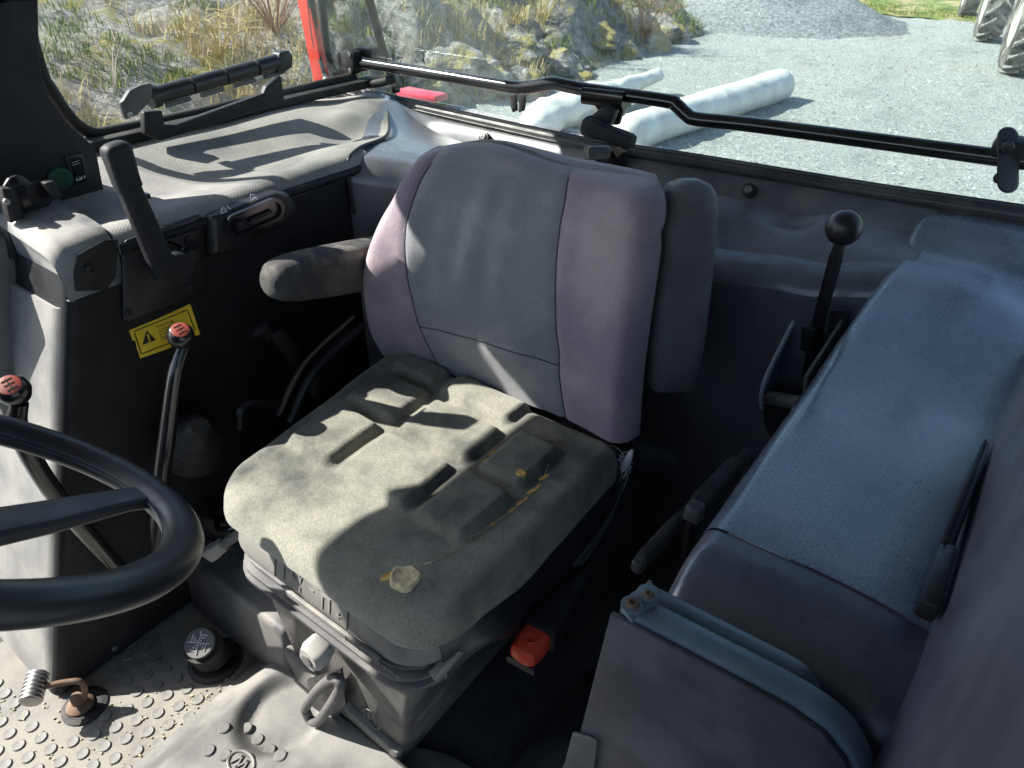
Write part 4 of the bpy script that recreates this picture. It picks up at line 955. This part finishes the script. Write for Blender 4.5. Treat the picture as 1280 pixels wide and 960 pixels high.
obj('hanging_strap', slab(lambda u, v: W(768-50*v+10*u+6*math.sin(v*4), 598+110*v, y=.86-.16*v)+V((.0, .0, .004*math.sin(u*6+v*7))), 8, 20, (.004, .004, 0)), M['leather'], seat)

# ================================================================== STEERING WHEEL
wc = V((-.676, .069, .831)); wn = V((0, .797, 1)).normalized(); wa = V((1, 0, 0)); wb = wn.cross(wa)
t = thing('steering_wheel', 'black steering wheel with flat spokes in front of the seat', 'steering wheel', (wc.x, -.35, 0))
R0 = .206
obj('rim', tube([wc+(wa*math.cos(a)+wb*math.sin(a))*R0 for a in [2*math.pi*i/96 for i in range(96)]], 0.0195, 18, closed=True, flat=.86, upv=wn), M['wheel'], t)
hubc = wc-wn*.045
obj('mould_seam', tube([wc+(wa*math.cos(a)+wb*math.sin(a))*(R0-.0195) for a in [2*math.pi*i/96 for i in range(96)]], .0009, 6, closed=True), M['wheel'], t)
for ang in (-32, 88, 208):
    a = math.radians(ang); d_ = wa*math.cos(a)+wb*math.sin(a); s_ = wn.cross(d_)
    obj('spoke', loft([rrect(hubc+d_*.03, s_, wn, .056, .018, .006), rrect(hubc+d_*.10+wn*.018, s_, wn, .050, .016, .006), rrect(wc+d_*(R0-.035)-wn*.006, s_, wn, .036, .014, .005), rrect(wc+d_*(R0-.004), s_, wn, .034, .016, .005)]), M['wheel'], t)
obj('hub', lathe([(.05, -.03), (.056, -.01), (.054, .012), (.045, .02), (0, .022)], hubc, wn, 30), M['black'], t)
obj('column', tube([hubc-wn*.02, hubc-wn*.35, V((-.676, -.42, .1))], [.036, .04, .045], 18), M['black'], t)

# ================================================================== GEAR LEVERS
def gear(name, label, pts, rads, knob, capdir, kr=.021):
    t_ = thing(name, label, 'gear lever', pts[-1], 'gear levers beside the seat')
    obj('shaft', tube(spline(pts, 6), [lerp_list(rads, i/((len(pts)-1)*6)) for i in range((len(pts)-1)*6+1)], 14), M['gloss'], t_)
    cdv = V(capdir).normalized()
    kb = obj('knob', lathe([(.009, -.026), (.012, -.022), (kr*.86, -.012), (kr, .0), (kr*.93, .010), (kr*.72, .0165), (kr*.68, .0172)], knob, cdv, 28), M['knob'], t_)
    cp = obj('cap', lathe([(kr*.68, .0160), (kr*.66, .0182), (kr*.5, .0192), (0, .0195)], knob, cdv, 24), M['redcap'], kb)
    cx_ = cdv.cross(V((0, 1, 0))).normalized(); cy_ = cdv.cross(cx_); o_ = V(knob)+cdv*.0192
    obj('shift_pattern', stroke([o_-cx_*.008, o_+cx_*.008], .0012, cdv, .0007)+sum([stroke([o_+cx_*q-cy_*.006, o_+cx_*q+cy_*.006], .0012, cdv, .0007) for q in (-.007, 0, .007)], []), M['ink'], cp)
    return t_
kn1 = W(226, 420, x=-1.02)
gear('gear_lever', 'upright black gear lever with red capped knob before the yellow label', [kn1-V((0, 0, .02)), W(219, 470, x=-1.02), W(208, 555, x=-1.02), W(202, 600, x=-1.03), W(196, 690, x=-1.05)], [.010, .0125, .014, .0135, .0135], kn1, (.45, -.12, .85))
kn2 = W(17, 488, x=-.99)
gear('gear_lever', 'black gear lever with red capped knob behind the steering wheel rim', [kn2-V((0, 0, .02)), W(24, 540, x=-1.0), W(60, 605, x=-1.03), W(110, 668, x=-1.06), W(158, 722, x=-1.09)], [.011, .013, .014, .014, .015], kn2, (.5, -.2, .8))
t = thing('lever_gaiter', 'black folded lever gaiter and quadrant on the floor beside the console', 'lever housing', (-1.03, .45, 0))
obj('quadrant', bevel_geo(prism([W(*p, z=.22) for p in ((205, 585), (300, 625), (285, 655), (225, 640), (190, 612))], (0, 0, -.2)), .01, 2), M['black'], t)
obj('slot_ring', tube(spline([W(*p, z=.225) for p in ((270, 645), (288, 632), (310, 640), (300, 655), (275, 662), (270, 645))], 6), .006, 8), M['gloss'], t)
obj('boot', [lathe([(.060, 0), (.056, .02), (.048, .03), (.050, .04), (.038, .055), (.040, .065), (.026, .08), (.016, .10)], W(240, 560, x=-1.10), (.6, 0, .8), 26)], M['rubber'], t)

# items in the dark gap between console and seat
t = thing('seat_rail', 'black slotted seat adjuster rail beside the cushion', 'rail', W(390, 470, x=-1.0))
g0, g1, g2 = W(348, 520, x=-1.02), W(380, 455, x=-1.02), W(440, 398, x=-1.02)
obj('rail', [tube(spline([g0, g1, g2], 8), .007, 8), tube(spline([p+V((.02, .01, -.012)) for p in (g0, g1, g2)], 8), .009, 8)], M['black'], t)
obj('tooth_strip', tube(spline([p+V((.006, .0, .006)) for p in (g0, g1, g2)], 8), .003, 6), M['rust'], t)
obj('guide', prism([W(*p, x=-1.06) for p in ((390, 450), (430, 402), (447, 410), (420, 470), (385, 495))], (.02, 0, 0), .004), M['blackmatte'], t)
t = thing('seat_belt_stalk', 'black folded belt stalk in the dark gap beside the console', 'belt stalk', W(360, 470, x=-1.05))
obj('stalk', prism([W(*p, x=-1.06) for p in ((332, 416), (350, 410), (378, 440), (366, 460))], (.014, 0, 0), .004), M['blackmatte'], t)
obj('end_piece', tube([W(313, 418, x=-1.06), W(330, 410, x=-1.06), W(336, 420, x=-1.06)], [.011, .013, .010], 12), M['black'], t)
obj('floor_bracket', tube(spline([W(300, 535, x=-1.05), W(302, 512, x=-1.05), W(320, 504, x=-1.05), W(352, 504, x=-1.05)], 5), .010, 10), M['black'], t)

# ================================================================== LEFT FENDER, DOOR SIDE
t = thing('left_fender', 'dark grey dotted vinyl wheel fender with painted blue sky sheen beside the seat', 'fender', (-.05, .9, 0))
def fz(y): return .684+.075*ss(.95, 1.36, y)+.05*ss(1.30, 1.40, y)
def fxe(y): return -.166+.020*ss(1.0, 1.36, y)
CR = .578
def fend(u, v):
    # u: inner wall -> rounded edge -> top -> outer side ; v along the cab, front nose to rear sill
    if v < .22: q = v/.22; y = .455+(CR-.455)*q
    else: q = (v-.22)/.78; y = CR+(1.392-CR)*q
    z0 = fz(y); xe = fxe(y)
    nose = 0
    if y < .53:
        pass
    if y < .555:
        d_ = (.555-y)/.102; nose = .10*(1-math.sqrt(max(0, 1-min(1, d_)**2)))
    if u < .28:
        q = u/.28; x = xe-.012*(1-q)*0; z = .06+(z0-.022-nose-.06)*q; x = xe-.03*(1-q)
    elif u < .40:
        a = (u-.28)/.12*math.pi/2; r = .022; x = xe+r-r*math.cos(a); z = z0-r-nose+r*math.sin(a)
    else:
        q = (u-.40)/.60; x = xe+.022+(.075-xe-.022)*q; z = z0-nose+.012*math.sin(q*math.pi)*.5-.006*q
        z += .004*nz((x*8, y*5, 3))+ .006*math.sin(y*38+x*20)*ss(1.15, 1.3, y)*ss(.3, .9, q)
    return (x, y, z)
def fpart(v0, v1, n): return grid(lambda u, v: fend(u, v0+(v1-v0)*v), 60, n)
obj('front_cover', fpart(0, .2185, 26), M['fenderplain'], t, label='smooth black front cover of the fender')
obj('vinyl_skin', [( [p+V((0, 0, .0022)) if True else p for p in g_[0]], g_[1]) for g_ in [fpart(.22, 1, 70)]], M['fender'], t, label='grey vinyl skin with punched dots and painted blue sky sheen')
obj('inner_lining', box((-.155, .93, .33), (.01, .9, .62)), M['ledgefront'], t)
# front end wall under the nose
obj('nose_wall', box((-.05, .462, .30), (.21, .012, .60)), M['fenderplain'], t)

# slot and strip along the outer edge of the fender
t = thing('edge_strip', 'black slotted strip between the fender and the door post', 'strip', W(1180, 700, z=.69))
obj('channel', bevel_geo(prism([W(*p, z=.692) for p in ((1141, 768), (1170, 690), (1225, 560), (1238, 562), (1190, 690), (1162, 775))], (0, 0, .010)), .002, 2), M['black'], t)
obj('blade', prism([W(*p, z=.70) for p in ((1168, 694), (1220, 572), (1223, 578), (1174, 698))], (.0, 0, .03), .001), M['blackmatte'], t)
obj('clip', bevel_geo(prism([W(*p, z=.70) for p in ((1165, 697), (1188, 702), (1166, 782), (1141, 770))], (0, 0, .024)), .004, 2), M['black'], t)

# front-left sill cover with stepped flange and hinge bracket
t = thing('sill_cover', 'flat grey cover panel with blue grey rounded flange before the fender', 'panel', (-.08, .40, 0))
ya = .40
outl = [(-.184, .697), (-.02, .704), (.012, .698), (.034, .680), (.047, .655), (.055, .60), (.06, .1), (-.245, .1), (-.222, .36), (-.210, .40)]
obj('face', bevel_geo(prism([(x, ya, z) for x, z in outl], (0, .006, 0)), .0015, 2), M['sillpanel'], t)
def flange(y0, y1, pts, thick):
    sp_ = spline([V((x, 0, z)) for x, z in pts], 6); g_ = []
    rings_ = []
    for i, p in enumerate(sp_):
        tg = (sp_[min(i+1, len(sp_)-1)]-sp_[max(i-1, 0)]).normalized(); n_ = V((tg.z, 0, -tg.x))
        if n_.z > 0: n_ = -n_
        rings_.append([V((p.x, y0, p.z)), V((p.x, y0+.004, p.z))-n_*.003, V((p.x, y1-.004, p.z))-n_*.003, V((p.x, y1, p.z)), V((p.x, y1, p.z))+n_*thick, V((p.x, y0, p.z))+n_*thick])
    return loft(rings_)
obj('flange', flange(ya+.007, ya+.034, [(-.178, .701), (-.10, .704), (-.02, .706), (.018, .699), (.04, .68), (.053, .65), (.060, .60), (.065, .45)], .008), M['bluesteel'], t, label='blue grey metal flange along the top of the panel')
obj('flange', flange(ya+.036, ya+.058, [(-.160, .694), (-.10, .696), (-.03, .697), (-.012, .690), (-.004, .672), (-.002, .60)], .008), M['bluesteel'], t, label='second step of the blue grey flange')
obj('lower_trim', bevel_geo(prism([W(*p, y=ya-.001) for p in ((718, 912), (748, 922), (744, 960), (742, 990), (690, 990), (708, 950))], (0, -.006, 0)), .003), M['greydark'], t)
br = obj('hinge_bracket', prism([W(*p, z=.708) for p in ((776, 764), (800, 734), (812, 731), (826, 741), (822, 757), (800, 768), (790, 780))], (0, 0, .004), .0012), M['bluesteel'], t)
for p, r_ in (((790, 757), .0085), ((810, 745), .0065)):
    c_ = W(*p, z=.7125); b_ = obj('washer', lathe([(r_*1.25, 0), (r_*1.25, .0015), (r_*.9, .002)], c_, (0, 0, 1), 22), M['bluesteel'], br); 
    bolt('screw', c_+V((0, 0, .002)), (0, 0, 1), r_*.75, br, M['rust'])
obj('pin', tube([W(811, 733, z=.70), W(812, 728, z=.71)], .0025, 8), M['steel'], br)

# door post trim at the right edge
def dpost(u, v):
    y = .06+1.10*v; z = .58+.80*u
    x = .060+.010*math.sin(v*3)-.010*ss(.35, .0, u)+.030*u*u+.05*ss(.25, 0, v)*0
    x += .02*ss(.75, 1.0, v)+.0025*nz((y*4, z*4, 1))
    return (x, y, z)
obj('door_post_trim', slab(dpost, 30, 50, (.06, 0, 0)), M['doortrim'], kind='structure', label='smooth purple grey door post trim beside the fender', smooth=60)

# ================================================================== BALL LEVER IN ITS GATE
t = thing('ball_lever', 'black lever with round ball knob standing in a metal gate', 'lever', W(1010, 480, x=-.21))
kb_ = W(1055, 285, x=-.205)
obj('ball', sphere(kb_, .0262, 28, 18), M['wheel'], t)
obj('shaft', tube(spline([kb_-V((.001, -.004, .024)), W(1040, 340, x=-.208), W(1024, 400, x=-.212), W(1010, 470, x=-.215)], 5), [.0075, .0085, .0095, .011, .011, .011, .011, .011, .011, .011, .011, .011, .011, .011, .011, .011], 8), M['black'], t)
obj('yoke', [prism([W(*p, x=-.205) for p in ((1017, 412), (1029, 408), (1032, 436), (1014, 442))], (-.02, 0, 0), .003)], M['black'], t)
t = thing('lever_gate', 'black steel lever gate with one edge painted as lit beside the fender', 'bracket', W(960, 540, x=-.25))
gate = [(952, 492), (962, 462), (1008, 372), (1016, 364), (1027, 370), (1024, 392), (1000, 470), (990, 520), (985, 560), (956, 540)]
obj('side_plate', prism([W(*p, x=-.268) for p in gate], (.005, 0, 0), .001), M['bluesteel'], t)  # blue light on the inner face is put into the plate colour
ed = [W(*p, x=-.2655) for p in ((953, 510), (952, 492), (962, 462), (1008, 372), (1016, 364), (1025, 370))]
obj('lit_edge', tube(spline(ed, 5), .0042, 8), M['litedge'], t)  # pale tube painted as the lit rim of the plate
obj('side_plate', prism([W(*p, x=-.185) for p in ((1005, 470), (1058, 388), (1066, 392), (1062, 404), (1012, 492), (1002, 500))], (.005, 0, 0), .001), M['greydark'], t)
obj('cross_roller', tube([W(958, 496, x=-.262), W(1002, 505, x=-.19)], .013, 16), M['greydark'], t)
obj('cross_roller', tube([W(1032, 412, x=-.24), W(1060, 416, x=-.18)], .014, 16), M['greydark'], t)
obj('back_plate', prism([W(*p, y=1.17) for p in ((1038, 388), (1058, 388), (1054, 418), (1034, 418))], (0, .004, 0)), M['black'], t)
obj('front_wall', prism([W(954, 506, x=-.265), W(1000, 520, x=-.19), W(990, 590, x=-.19), W(960, 570, x=-.265)], (0, .004, 0)), M['leather'], t)

# ================================================================== HAND BRAKES, BUCKLE
def brake(label, a, b, r_, tip):
    t_ = thing('brake_lever', label, 'lever', V((b.x, b.y, 0)), 'black grip levers beside the fender')
    d_ = (b-a).normalized(); s_ = d_.cross(V((0, 0, 1))).normalized(); u_ = s_.cross(d_); ln_ = (b-a).length
    g_ = obj('grip', loft([rrect(a+d_*ln_*q, s_, u_, w_, h_, .007, 4) for q, w_, h_ in ((.04, r_*1.5, r_*1.7), (.12, r_*1.8, r_*2.1), (.8, r_*1.7, r_*2.0), (.95, r_*1.6, r_*1.8), (1, r_*1.2, r_*1.4))]), M['rubber'], t_)
    obj('button', loft([rrect(a+d_*ln_*q, s_, u_, w_, h_, .004, 4) for q, w_, h_ in ((-.07, r_*1.0, r_*1.2), (-.05, r_*1.4, r_*1.6), (.045, r_*1.5, r_*1.75))]), M['buttonm'], g_)
    obj('stem', tube([a+d_*ln_*.98, b+d_*.05, V((b.x, b.y+.10, .05))], .010, 10), M['black'], t_)
brake('upper black grip lever pressed against the fender edge', W(868, 640, x=-.215), W(922, 580, x=-.215), .0155, 0)
brake('lower black grip lever beside the seat skirt', W(798, 706, x=-.26), W(848, 650, x=-.26), .0115, 0)
t = thing('belt_buckle', 'bright orange seat belt buckle on a black stalk by the seat', 'belt buckle', W(690, 800, z=.1))
k0 = W(664, 806, z=.335); k1 = W(722, 730, z=.32); kd = (k1-k0).normalized(); ks = kd.cross(V((0, 0, 1))).normalized(); kv = ks.cross(kd)
bk = obj('release_button', loft([rrect(k0+kd*s_, ks, kv, w_, h_, .010, 5) for s_, w_, h_ in ((-.030, .030, .020), (-.026, .040, .029), (-.008, .046, .035), (.020, .047, .037), (.030, .040, .031))]), M['orange'], t, label='orange release button')
obj('thumb_dent', lathe([(.0105, 0), (.010, .0016), (.0075, .0016), (.006, .0004), (0, .0002)], k0+kv*.0178-kd*.004, kv, 24), M['orange'], bk)
obj('sleeve', loft([rrect(k0+kd*s_, ks, kv, w_, h_, .010, 5) for s_, w_, h_ in ((.016, .044, .035), (.020, .056, .046), (.05, .058, .048), (.10, .044, .036), (.13, .036, .030))]), M['rubber'], t)
obj('slot_lip', loft([rrect(k0-kv*.016+kd*s_, ks, kv, .048, .012, .004, 4) for s_ in (-.030, .03)]), M['black'], t)
obj('stalk', tube(spline([k0+kd*.12, k0+kd*.2, W(760, 690, z=.2), W(770, 690, z=.05)], 5), .014, 12), M['rubber'], t)

# ================================================================== FLOOR: mat with studs, platform, cover, pedals
mat_o = obj('floor_mat', box((-1.10, .10, -.008), (.56, .58, .012)), M['mat'], label='dusty rubber floor mat with round studs in front of the seat', cat='floor mat')
sm = None; k_ = 0; rs = random.Random(4)
for j in range(-6, 13):
    for i in range(-6, 14):
        x = -1.34+.036*i+(.018 if j % 2 else 0); y = -.10+.0305*j
        if not (-1.37 < x < -.84 and -.16 < y < .372): continue
        if abs(x+1.117) < .055 and abs(y-.131) < .05: continue
        if math.hypot(x+1.0, y-.345) < .062: continue
        edge = .10+.275*0 
        if x < -1.155 and y > .07: continue
        if x > -.915: continue
        if sm is None:
            g_ = lathe([(.0112, -.001), (.0112, .0016), (.0100, .0029), (.0088, .0026), (0, .0024)], (0, 0, 0), (0, 0, 1), 14)
            sm = bpy.data.meshes.new('stud'); sm.from_pydata(g_[0], [], g_[1]); sm.materials.append(M['stud']); sm.shade_smooth(); sm.set_sharp_from_angle(angle=.9)
        o_ = bpy.data.objects.new('stud', sm); COL.objects.link(o_); o_.parent = mat_o; o_.location = V((x, y, -.0018))-ROOT[mat_o.name]+V((rs.gauss(0, .0006), rs.gauss(0, .0006), -.0002)); k_ += 1
dirt = []
for i in range(260):
    e_ = rs.random(); x = -.94-.30*rs.random() if i % 3 else -.925-abs(rs.gauss(0, .02)); y = .02+.34*rs.random(); s_ = rs.uniform(.0006, .0022)
    dirt.append(box((x, y, s_*.4-.001), (s_*2, s_*1.5, s_), Matrix.Rotation(rs.random()*3, 3, 'Z')))
M['sand'] = plain('sand_grains', (.30, .25, .17), .95, var=.4, vs=60, grain=None)
obj('sand_grains', dirt, M['sand'], kind='stuff', label='loose sand grains on the floor mat', smooth=0)
plat = [(-1.146, .385, .155), (-.84, .385, .155)]
st('seat_platform', bevel_geo(prism([(-1.148, .382, -.002), (-1.148, .40, .155), (-1.148, 1.2, .16), (-1.148, 1.2, -.002)], (.33, 0, 0)), .012, 3), M['platform'], 'raised grey platform beside the seat base')
t = thing('floor_cover', 'worn pale floor cover with oval studs in front of the seat base', 'floor cover', (-.70, .25, 0))
def hump(u, v):
    x = -.918+.47*u; y = -.06+.455*v
    z = .004+.045*ss(.0, .16, u)*ss(1.02, .90, u)*(.35+.65*ss(0, .5, v))
    d_ = math.hypot((x+.765)/.075, (y-.335)/.085); z -= .022*(1-ss(.70, 1.12, d_))
    return (x, y, z+.0015*nz((x*14, y*14, 2)))
obj('cover', slab(hump, 90, 80, (0, 0, -.006)), M['hump'], t)
for p in ((281, 912), (306, 905), (320, 918), (335, 932), (351, 946), (282, 916+30), (262, 940)):
    q = W(*p, z=.045); obj('oval_stud', [ (lambda g_: ([V((c_.x, c_.y, c_.z)) for c_ in g_[0]], g_[1]))(lathe([(.0105, -.004), (.0105, .0022), (.009, .0036), (0, .0034)], V((q.x, q.y, hump((q.x+.918)/.47, (q.y+.06)/.455)[2])), (0, 0, 1), 18))], M['hump'], t)
lc = W(302, 956, z=.045); lz = hump((lc.x+.918)/.47, (lc.y+.06)/.455)[2]
lg = [V((lc.x+.026*math.cos(a), lc.y+.018*math.sin(a), lz)) for a in [6.2832*i/24 for i in range(24)]]
obj('raised_emblem', [tube(lg, .003, 8, closed=True)]+stroke([V((lc.x-.014+.007*i, lc.y+(.009 if i % 2 else -.009), lz)) for i in range(5)], .003, (0, 0, 1), .003), M['hump'], t)
obj('cover_seam', tube(spline([V((x, .392, hump((x+.918)/.47, .985)[2]+.002)) for x in (-.91, -.86, -.80, -.74, -.66, -.58, -.50)], 6), .0025, 8), M['black'], t)
st('sunlit_floor_patch', bevel_geo(prism([W(*p, z=.003) for p in ((470, 962), (520, 935), (560, 944), (585, 958), (640, 1000), (560, 1060))], (0, 0, .004)), .001), M['hump'], 'pale sheet painted as the sunlit floor patch beside the seat base')  # pale sheet cut to the sun patch on the floor
obj('floor_tray', bevel_geo(prism([W(*p, z=.004) for p in ((640, 960), (735, 840), (760, 850), (712, 985), (640, 1010))], (0, 0, .006)), .003), M['floordark'], kind='structure', label='black floor tray edge beside the sill cover')

# small brake pedal lying by the console
t = thing('foot_pedal', 'small ribbed steel pedal on a rusty pivot beside the console foot', 'pedal', W(101, 880, z=0))
pa = W(44, 852, z=.085); pe = W(101, 873, z=.05)
u0, u1 = W(48, 842, z=.088), W(38, 878, z=.080); ud = (u1-u0).normalized()
obj('arm', tube(spline([W(56, 858, z=.082), W(80, 853, z=.078), W(100, 852, z=.072), W(106, 862, z=.05), W(104, 880, z=.0)], 5), .0055, 10), M['rust'], t)
pr = [(.0160, 0)]
L_ = (u1-u0).length
for i in range(7): pr += [(.0160, L_*(i+.1)/7), (.0190, L_*(i+.35)/7), (.0190, L_*(i+.65)/7), (.0160, L_*(i+.9)/7)]
obj('pad', lathe(pr+[(.0165, L_), (.011, L_+.002)], u0, ud, 20), M['steel'], t)
obj('pivot', [lathe([(.024, -.004), (.024, .006), (.018, .012), (.012, .014), (.010, .03), (0, .031)], W(101, 882, z=.0), (0, 0, 1), 22)], M['rust'], t)
obj('boot_ring', [lathe([(.040, -.004), (.040, .0015), (.030, .003), (.028, .001), (0, .001)], W(106, 882, z=.0), (0, 0, 1), 26)], M['rubber'], t)
# round floor pedal in the platform
t = thing('round_pedal', 'round ribbed rubber pedal on a bellows at the platform foot', 'pedal', W(266, 822, z=0))
pc = W(250, 804, z=.085); bc = W(268, 822, z=.0); pn = (pc-bc).normalized(); pn = (pn+V((.25, -.5, .5))).normalized()
obj('bellows', tube(spline([bc, bc.lerp(pc, .4), bc.lerp(pc, .85)], 8), [.034 if i % 3 else .029 for i in range(17)], 22), M['rubber'], t)
pad = obj('pad', lathe([(.026, -.006), (.0285, -.002), (.0285, .003), (.027, .0045), (0, .0045)], pc, pn, 30), M['greydark'], t)
px_ = pn.cross(V((0, 0, 1))).normalized(); py_ = pn.cross(px_); rb_ = []
for k2 in range(4):
    d_ = px_*math.cos(k2*math.pi/2+.78)+py_*math.sin(k2*math.pi/2+.78); e_ = px_*math.cos(k2*math.pi/2+.78+1.5708)+py_*math.sin(k2*math.pi/2+.78+1.5708)
    for i in range(1, 4): rb_ += stroke([pc+pn*.0045+d_*(.0065*i), pc+pn*.0045+d_*(.0065*i)*.55+e_*(.0065*i)*.55], .002, pn, .0016)
    rb_ += stroke([pc+pn*.0045, pc+pn*.0045+(d_+e_)*.015], .002, pn, .0016)
obj('tread_ribs', rb_, M['steel'], pad)
obj('floor_collar', lathe([(.052, -.004), (.052, .004), (.044, .008), (.036, .004), (0, .003)], W(270, 826, z=.0), (0, 0, 1), 28), M['rubber'], t)
bolt('screw', W(143, 810, x=CX+.001), (1, 0, 0), .006, bpy.data.objects['side_console'], M['greydark'])
